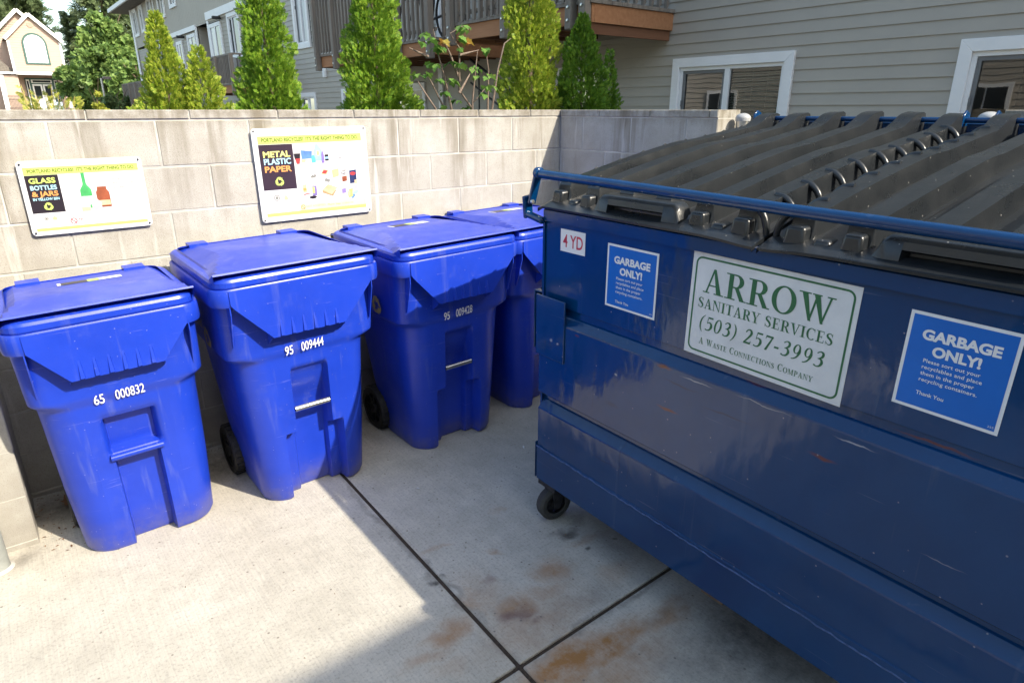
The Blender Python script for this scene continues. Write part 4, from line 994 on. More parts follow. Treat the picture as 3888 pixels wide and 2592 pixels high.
def leaf_shape():
    P_ = [(0,0),(.18,.12),(.42,.10),(.30,.34),(.46,.52),(.24,.58),(.0,1.0)]
    pts = P_ + [(-x, y) for x, y in P_[-2:0:-1]]
    V = [(x, y, -.25*y*y+.15*abs(x)) for x, y in pts]; n_ = len(V); V.append((0,.45,-.05))
    return np.array(V), np.array([(i, (i+1) % n_, n_) for i in range(n_)])
MV, MF = leaf_shape()
cl = [(940,230,0),(915,280,0),(985,270,0),(1190,185,0),(1210,195,0),(1165,250,0),(1215,275,1),(1055,275,1),(1000,330,0),(1030,320,0),(1150,320,0),(1340,340,0),(970,430,0),(1000,450,0),(870,510,0),(950,500,0),(1030,540,0),(1100,550,0),(1170,440,0),(1240,470,0),(1300,470,0),(1290,520,0),(1360,520,0),(1060,630,0),(1130,560,0),(1340,600,0),(1320,640,0),(1150,690,0),(1220,740,0),(1070,735,0),(1390,590,0),(1180,450,0),(1110,430,0)]
for kind, nm, mt_ in ((0,"foliage",M['maple']),(1,"turning_foliage",M['maple_o'])):
    ps, ds, sz = [], [], []
    for (x, y, c) in cl:
        if c != kind: continue
        for k in range(4):
            a = rr_.random()*6.28; p_ = S2(x+rr_.uniform(-16,16), y+rr_.uniform(-12,12), rr_.uniform(-.12,.12)); ps.append(p_); ds.append((math.cos(a), math.sin(a), -.45)); sz.append(rr_.uniform(.045,.082))
    scatter(nm, MV, MF, np.array(ps), np.array(ds), np.array(sz), np.array([rr_.uniform(-.5,.5) for _ in ps]), mt_, mp)
tag(mp, "spindly maple sapling with large green and orange leaves between two arborvitae", "sapling")
# pole lamp in the distance
lp = thing("street_lamp", (.134*30, 30, 0)); MB().tube([(0,0,0),(0,0,2.8)], .035, 8).build("pole", M['steel'], lp, smooth=50)
q = MB(); q.tube([(0,0,2.78),(.12,0,2.82)], .02, 6); q.box((.06,-.08,2.76),(.32,.08,2.86)); q.build("lamp_head", plain("brown_lamp_paint",(.16,.13,.12),.5), lp, bevel=.02)
tag(lp, "brown headed street lamp beside the young yellow green tree", "lamp")

# ================================================================== WHEELED BINS
def smooth_step(a, b, x):
    t = min(1, max(0, (x-a)/(b-a))) if a != b else float(x > a); return t*t*(3-2*t)
def lerp_table(tab, z):
    for a, b in zip(tab, tab[1:]):
        if z <= b[0]:
            t = (z-a[0])/(b[0]-a[0]) if b[0] > a[0] else 0; t = min(1, max(0, t)); return [p+(q-p)*t for p, q in zip(a[1:], b[1:])]
    return list(tab[-1][1:])
def rrect_ring(w, yf, yb, rf, rb, z, flat_x):
    """ring of points: front flat (viewer's left to right), right front corner, side, rear corner, back, ..."""
    pts = []; F_ = w-rf
    for x in flat_x: pts.append([x if abs(x) <= min(.145, F_) else math.copysign(min(.145,F_)+(F_-min(.145,F_))*(abs(x)-.145)/.1, x), yf])
    for k in range(1, 11): a = -math.pi/2+math.pi/2*k/10; pts.append([F_+rf*math.cos(a), yf+rf+rf*math.sin(a)])
    for k in range(1, 6): pts.append([w, yf+rf+(yb-rb-yf-rf)*k/6])
    for k in range(0, 7): a = math.pi/2*k/6; pts.append([w-rb+rb*math.cos(a), yb-rb+rb*math.sin(a)])
    half = len(flat_x)
    right = pts[half:]; left = [[-x, y] for x, y in right[::-1]]
    back = [[(w-rb)*(1-2*k/6), yb] for k in range(1, 6)]
    return [(x, y, z) for x, y in pts + back + left]
FLAT = [-.245,-.21,-.175,-.145] + [-.14,-.136,-.132,-.128,-.124,-.11,-.1,-.088,-.084,-.08,-.076,-.072,-.068,-.06,-.03,0]
FLAT = FLAT + [-x for x in FLAT[-2::-1]]
def bin_body(kind):
    if kind == 95:
        tab = [(0,.238,.010,.42,.105,.09),(.02,.246,.0,.43,.11,.09),(.30,.268,-.022,.50,.12,.10),(.66,.290,-.050,.55,.125,.10),(.712,.293,-.054,.56,.12,.1),(.742,.324,-.066,.57,.075,.08),(.80,.327,-.072,.58,.07,.08),(.985,.332,-.090,.60,.07,.08)]
        rim = [(.985,.334,-.092,.60,.07,.07),(.987,.350,-.128,.62,.075,.07),(1.0,.353,-.131,.625,.075,.07),(1.050,.353,-.131,.625,.075,.07),(1.057,.349,-.127,.62,.07,.07)]
        zs = [0,.01,.02,.08,.15,.22,.29,.315,.325,.335,.345,.355,.40,.45,.50,.55,.60,.625,.64,.65,.66,.67,.69,.705,.715,.725,.735,.745,.755,.78,.85,.92,.985]
        def disp(x, z):
            ax = abs(x); up = (1-smooth_step(.072,.084,ax))*(1-smooth_step(.625,.66,z))
            dp = .030+.06*smooth_step(.64,.42,z) if z > .33 else .09
            lo = (1-smooth_step(.124,.136,ax))*(1-smooth_step(.315,.345,z))
            return max(up*dp, lo*.060)
    else:
        tab = [(0,.236,.008,.33,.10,.08),(.02,.246,.0,.335,.105,.08),(.30,.262,-.030,.37,.12,.09),(.62,.270,-.062,.40,.125,.09),(.668,.272,-.066,.405,.12,.09),(.702,.292,-.080,.41,.075,.08),(.76,.294,-.084,.415,.07,.08),(.92,.298,-.100,.43,.07,.08)]
        rim = [(.92,.300,-.102,.43,.07,.07),(.922,.312,-.135,.445,.075,.07),(.935,.315,-.138,.45,.075,.07),(.988,.315,-.138,.45,.075,.07),(.995,.311,-.134,.445,.07,.07)]
        zs = [0,.01,.02,.1,.2,.3,.38,.392,.40,.41,.418,.43,.442,.45,.46,.475,.50,.54,.575,.59,.60,.61,.62,.64,.655,.665,.675,.685,.695,.705,.715,.76,.82,.92]
        def disp(x, z):
            ax = abs(x); rec = (1-smooth_step(.080,.092,ax))*smooth_step(.438,.452,z)*(1-smooth_step(.585,.605,z))*.058
            cav = (1-smooth_step(.072,.080,ax))*(1-smooth_step(.405,.416,z))*.055
            frame_ = (1-smooth_step(.092,.104,ax))*smooth_step(.42,.44,z)*(1-smooth_step(.60,.622,z))*.008
            return max(rec, cav, frame_)
    rings = []
    for z in zs:
        w, yf, yb, rf, rb = lerp_table(tab, z); r_ = rrect_ring(w, yf, yb, rf, rb, z, FLAT)
        r_ = [(x, y + (disp(x, z) if i < len(FLAT) else 0), zz) for i, (x, y, zz) in enumerate(r_)]
        rings.append(r_)
    rr2 = [rrect_ring(*t[1:], t[0], FLAT) for t in rim]
    return rings, rr2
def loft(mb, rings, mi=0):
    n = len(rings[0]); o = len(mb.v)
    fs = [(i*n+k, i*n+(k+1) % n, (i+1)*n+(k+1) % n, (i+1)*n+k) for i in range(len(rings)-1) for k in range(n)]
    mb.add([p for r_ in rings for p in r_], fs, mi)

def make_bin(kind, x, y, number, label, rz=0.0, sticker=True):
    root = thing("recycling_bin", (x - .008, y, .003), rz); root.rotation_euler = (0, R(-1.6), rz)   # the pavement falls away a little
    tag(root, label, "bin", "blue wheeled recycling bins along the block wall")
    rings, rim = bin_body(kind); b = MB(); loft(b, rings); n = len(rings[0]); b.add(rings[0], [tuple(range(n))])
    body = b.build("body", M['bin'], root, smooth=38)
    rm = MB(); loft(rm, rim + [[(p[0]*.94, p[1]*.94+.02, rim[-1][0][2]) for p in rim[-1]]]); rm.build("rim", M['bin'], root, smooth=38)
    z_r = rim[1][0][2]; z_t = rim[-1][0][2]; W = .35 if kind == 95 else .312
    yr = -.131 if kind == 95 else -.138; yb = .62 if kind == 95 else .445
    # fluted lift apron hanging from the rim
    zb = .835 if kind == 95 else .80; hb = .152 if kind == 95 else .148; ht = .292 if kind == 95 else .252
    yb_l = yr-.012; ap = MB(); nx = 49; nz = 13; vs = []; th_ = .006
    for side in (0, 1):
        for j in range(nz):
            v = j/(nz-1); z = z_t-.005 + (zb-z_t+.005)*v
            vv = max(0, (z_r+.006-z)/(z_r+.006-zb)); hw = ht + (hb-ht)*vv
            for i in range(nx):
                u = -1+2*i/(nx-1); xx = u*hw; yy = yr-.003 - .004*v
                fl = 0
                if v > .25 and abs(xx) < .155:
                    ph_ = (xx+.155)/.31*6.5; fl = 0*smooth_step(.35,.7,v)*max(0, math.cos((ph_ % 1)*2*math.pi))**2
                vs.append((xx, yy+fl+side*th_, z))
    N_ = nx*nz; fs = []
    for s in (0, N_):
        for j in range(nz-1):
            for i in range(nx-1): q = (s+j*nx+i, s+j*nx+i+1, s+(j+1)*nx+i+1, s+(j+1)*nx+i); fs.append(q if s == 0 else q[::-1])
    ed = [j*nx for j in range(nz)] + [(nz-1)*nx+i for i in range(1, nx)] + [j*nx+nx-1 for j in range(nz-2, -1, -1)]
    for a_, c_ in zip(ed, ed[1:]): fs.append((a_, c_, c_+N_, a_+N_))
    ap.add(vs, fs)
    for k in range(6):
        xx = (-.5+(k+.5)/6)*2*(hb-.012); ya_ = yr-.0085; z0f, z1f = zb+.003, zb+.072
        ap.add([(xx-.0095,ya_+.004,z0f),(xx-.0065,ya_-.0080,z0f+.003),(xx+.0065,ya_-.0080,z0f+.003),(xx+.0095,ya_+.004,z0f),(xx-.006,ya_+.005,z1f),(xx-.003,ya_+.003,z1f),(xx+.003,ya_+.003,z1f),(xx+.006,ya_+.005,z1f)], [(0,1,5,4),(1,2,6,5),(2,3,7,6),(0,3,2,1)])
    ap.build("lift_apron", M['bin'], root, smooth=50)
    for s in (-1, 1):
        for xx, dz in ((W-.055, .16), (hb+.005, .04)):
            zt_ = z_r if xx > .2 else zb+.02; yo = yr+.005
            gs = MB(); gs.prism([(yo,zt_),(yo,zt_-.03 if xx > .2 else zt_-.025),(-.075,zt_-dz-.02),(-.04,zt_-dz-.02),(-.04,zt_)], frame((s*xx-.002,0,0),(0,1,0),(0,0,1),(1,0,0)), 0, .004)
            gs.build("gusset", M['bin'], root)
    # lid: skirt, groove, hipped top with projecting front lip
    lid = MB(); k = (W-.01)/.34
    def rr_(w, yf, yb_, r_, z): return rrect_ring(w, yf, yb_, r_, r_, z, FLAT)
    w0 = W-.008
    loft(lid, [rr_(w0-.014,yr+.018,yb+.000,.06,z_t-.002), rr_(w0-.003,yr+.006,yb+.011,.068,z_t+.001), rr_(w0,yr+.003,yb+.014,.07,z_t+.008), rr_(w0,yr+.003,yb+.014,.07,z_t+.026), rr_(w0-.005,yr+.008,yb+.010,.066,z_t+.036), rr_(w0-.014,yr+.018,yb+.004,.06,z_t+.041), rr_(w0-.030,yr+.040,yb-.008,.05,z_t+.042), rr_(w0-.034,yr+.046,yb-.012,.05,z_t+.050)])
    lip_z = z_t+.066; rz_ = z_t+(.075 if kind == 95 else .072); bz_ = z_t+.045; hwk = .66 if kind == 95 else .80
    yl = yr+.004; ym = yl+(.33 if kind == 95 else .19)
    nX, nY = 33, 21
    def top(u, v):
        x_ = u*(w0-.006); y_ = yl+(yb+.004-yl)*v
        # hip roof: rises from the lip to a ridge, falls to the hinges, chamfers to the sides
        vr = (ym-yl)/(yb+.004-yl)
        zc = lip_z + (rz_-lip_z)*(v/vr) if v < vr else rz_ + (bz_-rz_)*((v-vr)/(1-vr))
        hw_ = 1.0 - (1-hwk)*min(1, v/vr)
        side = max(0, (abs(u)-hw_)/(1-hw_+1e-6)) if hw_ < 1 else 0
        zs_ = z_t+.033 + (.030)*smooth_step(.10,0,v) - .010*v
        return (x_, y_, zc+(zs_-zc)*min(1, side))
    us = sorted(set([-1+2*i/(nX-1) for i in range(nX)] + [-hwk,hwk])); tv = [top(u, v) for v in [i/(nY-1) for i in range(nY)] for u in us]
    tn = len(us); o0 = len(lid.v)
    fs = [(j*tn+i, j*tn+i+1, (j+1)*tn+i+1, (j+1)*tn+i) for j in range(nY-1) for i in range(tn-1)]
    lid.add(tv, fs)
    # rounded lip edge under the top's front
    lid.add([(p[0],p[1],p[2]) for p in tv[:tn]] + [(p[0],p[1]-.004,p[2]-.006) for p in tv[:tn]] + [(p[0]*.985,p[1]+.040,p[2]-.010) for p in tv[:tn]] + [(p[0]*.95,p[1]+.050,z_t+.044) for p in tv[:tn]],
            [(r_*tn+i, (r_+1)*tn+i, (r_+1)*tn+i+1, r_*tn+i+1) for r_ in range(3) for i in range(tn-1)])
    for s in (0, tn-1):
        col = [tv[j*tn+s] for j in range(nY)]; low = [(p[0]*.995, p[1], z_t+.024) for p in col]
        lid.add(col+low, [(j, j+1, nY+j+1, nY+j) for j in range(nY-1)])
    lid.build("lid", M['bin'], root, smooth=9)
    hg = MB(); hz = z_t+.006
    hg.tube([(-w0*.88,yb+.030,hz),(w0*.88,yb+.030,hz)], .0145, 12)
    for s in (-1, 1): hg.box((s*w0*.62-.04,yb-.035,hz-.012),(s*w0*.62+.04,yb+.036,hz+.050))
    hg.build("hinge_bar", M['bin'], root, smooth=50, bevel=0)
    hc = MB()
    for s in (-1, 1): hc.lathe([(0,0),(.018,0),(.018,s*.02),(0,s*.02)], (s*w0*.88,yb+.030,hz), 'X', 12)
    hc.build("hinge_cap", M['rubber'], root, smooth=50)
    if kind == 95:
        lb = MB(); lb.tube([(-.079,-.024,.452),(.079,-.024,.452)], .0125, 14); lb.build("lift_bar", M['steel'], root, smooth=50)
    else:
        lb = MB(); lb.tube([(-.092,-.047,.428),(.092,-.047,.428)], .013, 12); lb.build("lift_bar", M['bin'], root, smooth=50)
    # wheels
    wr = .125; wy = (.435 if kind == 95 else .33)
    for s in (-1, 1):
        wl = MB(); xx = s*(.264 if kind == 95 else .240); wd = .028
        wl.lathe([(wr*.70,-wd),(wr*.93,-wd),(wr,-wd*.6),(wr,wd*.6),(wr*.93,wd),(wr*.70,wd)], (xx,wy,wr), 'X', 28)
        for q in range(24): a = 2*math.pi*q/24; wl.bar((xx-wd*.75,wy+wr*math.cos(a),wr+wr*math.sin(a)),(xx+wd*.75,wy+wr*math.cos(a),wr+wr*math.sin(a)),.012,.008,up=(0,math.cos(a),math.sin(a)))
        wo = wl.build("wheel", M['rubber'], root, smooth=40)
        h_ = MB(); h_.lathe([(0,-wd*.5),(.03,-wd*.9),(.03,wd*.9),(0,wd*.5)], (xx,wy,wr), 'X', 14)
        for q in range(8): a = 2*math.pi*q/8; h_.bar((xx,wy+.028*math.cos(a),wr+.028*math.sin(a)),(xx,wy+wr*.72*math.cos(a),wr+wr*.72*math.sin(a)),.016,.03,up=(1,0,0))
        h_.lathe([(wr*.66,-wd*.7),(wr*.72,-wd*.8),(wr*.72,wd*.8),(wr*.66,wd*.7)], (xx,wy,wr), 'X', 24)
        h_.build("hub", M['rubber'], wo, smooth=40)
    MB().tube([(-.27,wy,wr),(.27,wy,wr)], .01, 8).build("axle", M['metal'], root, smooth=50)
    # stencilled number
    zn = .735 if kind == 95 else .672
    slope = (-.090+.066)/(.985-.75) if kind == 95 else -.1
    yf = -.068 if kind == 95 else -.073
    fr = frame((0,yf,zn-(.006 if kind == 95 else 0)),(1,0,.045 if kind == 95 else .03),(0,-.10 if kind == 95 else -.25,1),(0,-1,0))
    xo = 0.0
    if number:
        nm = MB(); text(nm, number[:2], fr, -.088+xo-.01, 0, .034, .040, .003, bold=.014); text(nm, number[3:], fr, -.028+xo, 0, .098, .040, .003, bold=.012)
        nm.build("number", M['number'], root)
    # gold print on both flanks
    if kind == 95:
        gp = MB()
        for s in (-1, 1):
            xs = s*(.3335); f2 = frame((xs,.26 if s < 0 else .10,.84),(0,-s*-1.0 if s > 0 else -1.0,0),(s*.02,0,1),(s,0,0))
            f2 = frame((xs, .42 if s < 0 else .10, .80),(0,1 if s > 0 else -1,0),(s*.03,0,1),(s,0,0))
            text(gp, "Portland", f2, .0, .10, .20, .045, .003, bold=.01); text(gp, "Recycles!", f2, .0, .03, .22, .045, .003, bold=.01); recycle(gp, f2, .26, -.0, .06, .003)
        gp.build("side_print", M['gold'], root)
    if sticker:
        sk = MB(); v0 = .80; z0_ = z_t+.036; yy = yl+(yb+.004-yl)*.62
        vr = (ym-yl)/(yb+.004-yl); zf = lambda v: rz_+(bz_-rz_)*((v-vr)/(1-vr))+.0012
        def q4(mb, x0_, x1_, v0_, v1_, mi): mb.add([(x0_,yl+(yb+.004-yl)*v0_,zf(v0_)),(x1_,yl+(yb+.004-yl)*v0_,zf(v0_)),(x1_,yl+(yb+.004-yl)*v1_,zf(v1_)),(x0_,yl+(yb+.004-yl)*v1_,zf(v1_))], [(0,1,2,3)], mi)
        q4(sk, -.10, -.088, .66, .76, 0); q4(sk, -.087, .00, .66, .76, 1); q4(sk, .001, .04, .66, .76, 2); q4(sk, .041, .12, .66, .76, 0)
        sk.build("sticker", [M['white'], M['inkblack'], M['lime']], root)
    return root
make_bin(65, .255, 2.732, "65 000832", "small blue wheeled recycling bin numbered 65 000832, leftmost of the row")
make_bin(95, .945, 2.652, "95 009444", "tall blue wheeled recycling bin numbered 95 009444, steel lift bar in full sun", sticker=False)
make_bin(95, 1.725, 2.652, "95 009428", "tall blue wheeled recycling bin numbered 95 009428, its front mostly in shade")
make_bin(95, 2.440, 2.735, "", "blue wheeled recycling bin half hidden behind the dumpster's far corner")

# ================================================================== WALL SIGNS
def rounded(x0, y0, x1, y1, r, n=6):
    out = []
    for cx_, cy_, a0 in ((x1-r,y0+r,-90),(x1-r,y1-r,0),(x0+r,y1-r,90),(x0+r,y0+r,180)):
        out += [(cx_+r*math.cos(R(a0+90*k/n)), cy_+r*math.sin(R(a0+90*k/n))) for k in range(n+1)]
    return out
def rect(mb, fr, x0, y0, x1, y1, d, mi=0): mb.add([fr(x0,y0,d),fr(x1,y0,d),fr(x1,y1,d),fr(x0,y1,d)], [(0,1,2,3)], mi)
def poly(mb, fr, pts, d, mi=0): mb.add([fr(x,y,d) for x, y in pts], [tuple(range(len(pts)))], mi)
def disc(mb, fr, cx_, cy_, r0, r1, d, mi=0, n=24, sx=1.0):
    for k in range(n):
        a, b = 2*math.pi*k/n, 2*math.pi*(k+1)/n
        p = [(cx_+sx*r1*math.cos(a),cy_+r1*math.sin(a)),(cx_+sx*r1*math.cos(b),cy_+r1*math.sin(b)),(cx_+sx*r0*math.cos(b),cy_+r0*math.sin(b)),(cx_+sx*r0*math.cos(a),cy_+r0*math.sin(a))]
        poly(mb, fr, p if r0 > 0 else p[:2]+[(cx_,cy_)], d, mi)
def nosign(mb, fr, cx_, cy_, r, d): disc(mb, fr, cx_, cy_, r*.74, r, d, 0, 20); mb.add([fr(cx_-r*.68,cy_+r*.50,d+.0001),fr(cx_-r*.50,cy_+r*.68,d+.0001),fr(cx_+r*.68,cy_-r*.50,d+.0001),fr(cx_+r*.50,cy_-r*.68,d+.0001)], [(0,1,2,3)])
def sign_base(x, z, w, h, tilt, label):
    root = thing("recycling_sign", (x, 3.400, z)); root.rotation_euler = (0, tilt, 0); tag(root, label, "sign", "recycling signs on the block wall")
    fr = frame((0,-.012,0),(1,0,0),(0,0,1),(0,-1,0))
    p = MB(); p.prism(rounded(0,0,w,h,.016), fr, 0, .004); p.build("panel", M['signwhite'], root)
    s = MB()
    for sx in (.012, w-.012):
        for sz in (.012, h-.012): s.lathe([(0,-.022),(.0035,-.0215),(.0042,-.019),(.0042,-.012)], (sx,0,sz), 'Y', 10)
    s.build("screw", M['metal'], root); return root, fr
# small sign: glass bottles & jars
root, fr = sign_base(.092, 1.190, .455, .304, R(-.3), "smaller white recycling sign for glass bottles and jars, above the leftmost bin")
D = .0046
hb_ = MB(); rect(hb_, fr, .018, .247, .437, .278, D); hb_.build("header_band", M['lime'], root)
lt = MB(); text(lt, "PORTLAND RECYCLES!  IT'S THE RIGHT THING TO DO.", fr, .032, .256, .392, .0140, D+.0004, bold=.03); lt.build("header_lettering", M['olive'], root)
pn = MB(); rect(pn, fr, .018, .092, .134, .246, D); pn.build("black_panel", M['inkblack'], root)
for s_t, xx, zz, w_, h_, m_k in (("GLASS",.030,.214,.092,.021,'lime'),("BOTTLES",.030,.187,.092,.018,'cyan'),("& JARS",.030,.161,.092,.020,'orange'),("IN YELLOW BIN",.030,.144,.092,.0105,'cyan')):
    q = MB(); text(q, s_t, fr, xx, zz, w_, h_, D+.0004, bold=.03); q.build("lettering", M[m_k], root)
q = MB(); recycle(q, fr, .078, .118, .0205, D+.0004); q.build("recycling_symbol", M['lime'], root)
q = MB(); rect(q, fr, .018, .017, .437, .028, D); q.build("footer_band", M['lime'], root)
q = MB(); rect(q, fr, .018, .0282, .437, .0295, D); q.build("rule_line", M['olive'], root)
q = MB(); nosign(q, fr, .155, .050, .013, D); text(q, "NO", fr, .174, .050, .024, .010, D, bold=.01); q.build("prohibition_mark", M['red'], root)
q = MB()
for k, s_t in enumerate(("Rinse","Remove lids","Labels")): text(q, s_t, fr, .330, .212-.0185*k, (.034,.078,.040)[k], .0085, D, bold=.008); disc(q, fr, .322, .216-.0185*k, 0, .0018, D, 0, 8)
q.build("instruction_lettering", M['inkgrey'], root)
q = MB(); disc(q, fr, .323, .179, .0055, .0068, D+.0002, 0, 16); q.build("ring_mark", M['yellow'], root)
def bottle(name, mat, cx_, z0, w_, h_, neck, root, fr, d, label=None):
    nk = h_*neck; nw = w_*(.15 if neck > .12 else .34); zs_ = z0+h_-nk; b_ = [(cx_-w_*.46,z0),(cx_+w_*.46,z0),(cx_+w_/2,z0+h_*.03)]
    sh = h_*(.20 if neck > .12 else .22)
    for t_ in (0,.25,.5,.75,1): b_.append((cx_+w_/2+(nw-w_/2)*smooth_step(0,1,t_), zs_-sh*(1-t_)))
    b_ += [(cx_+nw,z0+h_),(cx_-nw,z0+h_)]
    for t_ in (1,.75,.5,.25,0): b_.append((cx_-w_/2-(nw-w_/2)*smooth_step(0,1,t_), zs_-sh*(1-t_)))
    b_.append((cx_-w_/2,z0+h_*.03))
    q = MB(); poly(q, fr, b_, d); o = q.build(name, mat, root)
    if label: q = MB(); rect(q, fr, cx_-w_*.46, z0+h_*.10, cx_+w_*.46, z0+h_*.34, d+.0002); q.build("picture_label", label, o)
bottle("bottle_picture", M['bottle'], .222, .098, .042, .150, .30, root, fr, D, M['white'])
bottle("jar_picture", M['brown'], .282, .098, .052, .088, .10, root, fr, D+.0001, M['tan'])
bottle("bottle_picture", M['palegrey'], .210, .080, .034, .070, .2, root, fr, D+.0005, M['tan'])
bottle("bottle_picture", plain("faint_gray_print",(.66,.67,.68),.4), .252, .080, .036, .085, .35, root, fr, D+.0008, M['pinkink'])
q = MB(); disc(q, fr, .060, .068, .0055, .008, D, 0, 18); disc(q, fr, .060, .068, 0, .004, D, 0, 12); q.build("seal", M['inkgrey'], root)
q = MB(); poly(q, fr, [(.082,.060),(.098,.060),(.098,.070),(.090,.077),(.082,.070)], D); q.build("emblem", M['tan'], root)
q = MB()
for k in range(2): rect(q, fr, .044, .050-.006*k, .124-.01*k, .0515-.006*k, D)
text(q, "www.portlandonline.com/osd", fr, .040, .034, .084, .005, D); q.build("small_lettering", M['palegrey'], root)
# large sign: metal plastic paper
root, fr = sign_base(1.044, 1.150, .605, .455, R(-.6), "larger white recycling sign for metal, plastic and paper, above the middle bins")
q = MB(); rect(q, fr, .026, .380, .575, .418, D); q.build("header_band", M['lime'], root)
q = MB(); text(q, "PORTLAND RECYCLES!  IT'S THE RIGHT THING TO DO.", fr, .044, .391, .512, .0180, D+.0004, bold=.03); q.build("header_lettering", M['olive'], root)
q = MB(); rect(q, fr, .026, .158, .196, .378, D); q.build("black_panel", plain("dark_plum_print",(.035,.02,.035),.35), root)
for s_t, zz, m_k in (("METAL",.318,'yellow'),("PLASTIC",.283,'cyan'),("PAPER",.246,'orange')):
    q = MB(); text(q, s_t, fr, .044, zz, .136, .028, D+.0004, bold=.03); q.build("lettering", M[m_k], root)
q = MB(); recycle(q, fr, .110, .198, .028, D+.0004); q.build("recycling_symbol", M['lime'], root)
q = MB(); rect(q, fr, .026, .026, .575, .042, D); q.build("footer_band", M['lime'], root)
q = MB(); rect(q, fr, .026, .0422, .575, .0432, D); q.build("rule_line", M['olive'], root)
q = MB(); rect(q, fr, .200, .0435, .575, .076, D); q.build("pale_band", plain("pale_lime_print",(.70,.80,.42),.4), root)
q = MB(); nosign(q, fr, .216, .060, .012, D+.0003); q.build("prohibition_mark", M['red'], root)
q = MB(); text(q, "NOT ACCEPTED:", fr, .234, .057, .106, .009, D+.0004, bold=.015); text(q, "or plastic lids.", fr, .432, .057, .07, .008, D+.0004, bold=.006); q.build("warning_lettering", M['inkgrey'], root)
q = MB(); text(q, "Plastic bags", fr, .352, .057, .072, .008, D+.0004, bold=.008); q.build("warning_lettering", M['orange'], root)
q = MB()
for k, s_t in enumerate(("Rinse","Flatten cardboard","Empty spray cans","Metal lids","Staples, tape, paper","clips, window envelopes")):
    zz = (.352,.333,.314,.295,.276,.265)[k]; text(q, s_t, fr, .440, zz, (.028,.096,.092,.050,.104,.128)[k], .0075, D, bold=.006)
    if k < 5: disc(q, fr, .432, zz+.004, 0, .0016, D, 0, 8)
q.build("instruction_lettering", M['inkgrey'], root)
q = MB(); disc(q, fr, .086, .118, .011, .0155, D, 0, 20); disc(q, fr, .086, .118, 0, .008, D, 0, 14); q.build("seal", M['inkgrey'], root)
q = MB(); poly(q, fr, [(.122,.104),(.142,.104),(.142,.120),(.132,.130),(.122,.120)], D); q.build("emblem", M['tan'], root)
q = MB()
for k in range(2): rect(q, fr, .058, .088-.009*k, .188-.02*k, .0900-.009*k, D)
text(q, "www.portlandonline.com/osd", fr, .056, .052, .134, .007, D, bold=.006); q.build("small_lettering", M['palegrey'], root)
def pic(name, mat, pts, lv=0): q = MB(); poly(q, fr, pts, D+.0002*lv); return q.build(name, M[mat] if isinstance(mat, str) else mat, root)
def bx2(x0, y0, x1, y1, sl=.0): return [(x0,y0),(x1,y0+sl),(x1,y1+sl),(x0,y1)]
pic("cup_picture", 'inkblack', [(.202,.300),(.228,.300),(.233,.330),(.197,.330)]); pic("pot_picture", 'red', [(.208,.278),(.224,.278),(.230,.304),(.204,.304)], 1)
pic("bag_picture", 'blueink', [(.238,.300),(.290,.302),(.296,.338),(.236,.345)]); pic("tub_picture", 'tan', [(.236,.284),(.256,.284),(.260,.300),(.234,.300)], 1)
pic("jug_picture", 'aqua', [(.300,.288),(.352,.288),(.354,.330),(.340,.356),(.328,.372),(.316,.372),(.306,.340)], 2); pic("spray_picture", plain("teal_print",(.10,.5,.5),.4,var=.2,scale=25), [(.288,.280),(.310,.280),(.310,.300),(.304,.318),(.294,.318),(.288,.300)], 3)
pic("label_picture", 'yellow', bx2(.318,.316,.334,.338), 3); pic("tube_picture", 'purple', [(.342,.276),(.358,.276),(.358,.316),(.353,.336),(.347,.336),(.342,.316)], 4); pic("cup_picture", 'inkblack', bx2(.362,.286,.382,.318), 2); pic("label_picture", 'aqua', bx2(.363,.296,.381,.306), 3)
pic("paper_picture", 'tan', [(.330,.220),(.362,.214),(.378,.238),(.346,.246)], 1); pic("photo_picture", 'red', [(.336,.224),(.358,.220),(.370,.236),(.348,.240)], 2); pic("paper_picture", 'palegrey', [(.330,.186),(.376,.168),(.404,.192),(.352,.212)], 2); pic("photo_picture", 'inkgrey', [(.346,.184),(.372,.176),(.380,.188),(.354,.198)], 3)
pic("phonebook_picture", 'yellow', [(.394,.196),(.430,.204),(.432,.244),(.392,.238)], 0); pic("box_picture", 'white', bx2(.434,.166,.478,.246,.006), 3); pic("photo_picture", 'brown', bx2(.446,.172,.474,.200,.004), 4)
q = MB(); text(q, "Just", fr, .447, .226, .026, .014, D+.0014, bold=.01); text(q, "Right", fr, .444, .210, .032, .014, D+.0014, bold=.01); q.build("box_lettering", M['inkblack'], root)
pic("box_picture", plain("navy_print",(.02,.03,.10),.4,var=.3,scale=40), bx2(.490,.160,.530,.228,.004), 1); pic("oval_picture", 'red', [(.510+.016*math.cos(2*math.pi*k/16),.212+.009*math.sin(2*math.pi*k/16)) for k in range(16)], 2); pic("roll_picture", 'tan', bx2(.516,.158,.532,.178), 3)
pic("carton_picture", 'palegrey', bx2(.436,.112,.466,.150,.002), 2); pic("photo_picture", 'purple', bx2(.440,.112,.462,.136,.002), 3); pic("egg_box_picture", 'pinkink', [(.468,.134),(.530,.128),(.534,.152),(.474,.158)], 2); pic("magazine_picture", 'lime', [(.474,.086),(.500,.092),(.502,.134),(.480,.130)], 4); pic("photo_picture", 'tan', [(.468,.096),(.484,.096),(.486,.122),(.470,.122)], 5); pic("envelope_picture", 'blueink', [(.466,.100),(.500,.080),(.516,.098),(.480,.112)], 1); pic("paper_picture", 'aqua', [(.490,.096),(.528,.104),(.544,.130),(.500,.118)], 0)
pic("cardboard_picture", 'tan', [(.328,.140),(.380,.112),(.416,.146),(.366,.166)], 1); pic("cardboard_picture", plain("brown_card_print",(.36,.25,.13),.4,var=.2,scale=25), [(.330,.124),(.386,.102),(.414,.140),(.380,.116),(.330,.138)], 0)
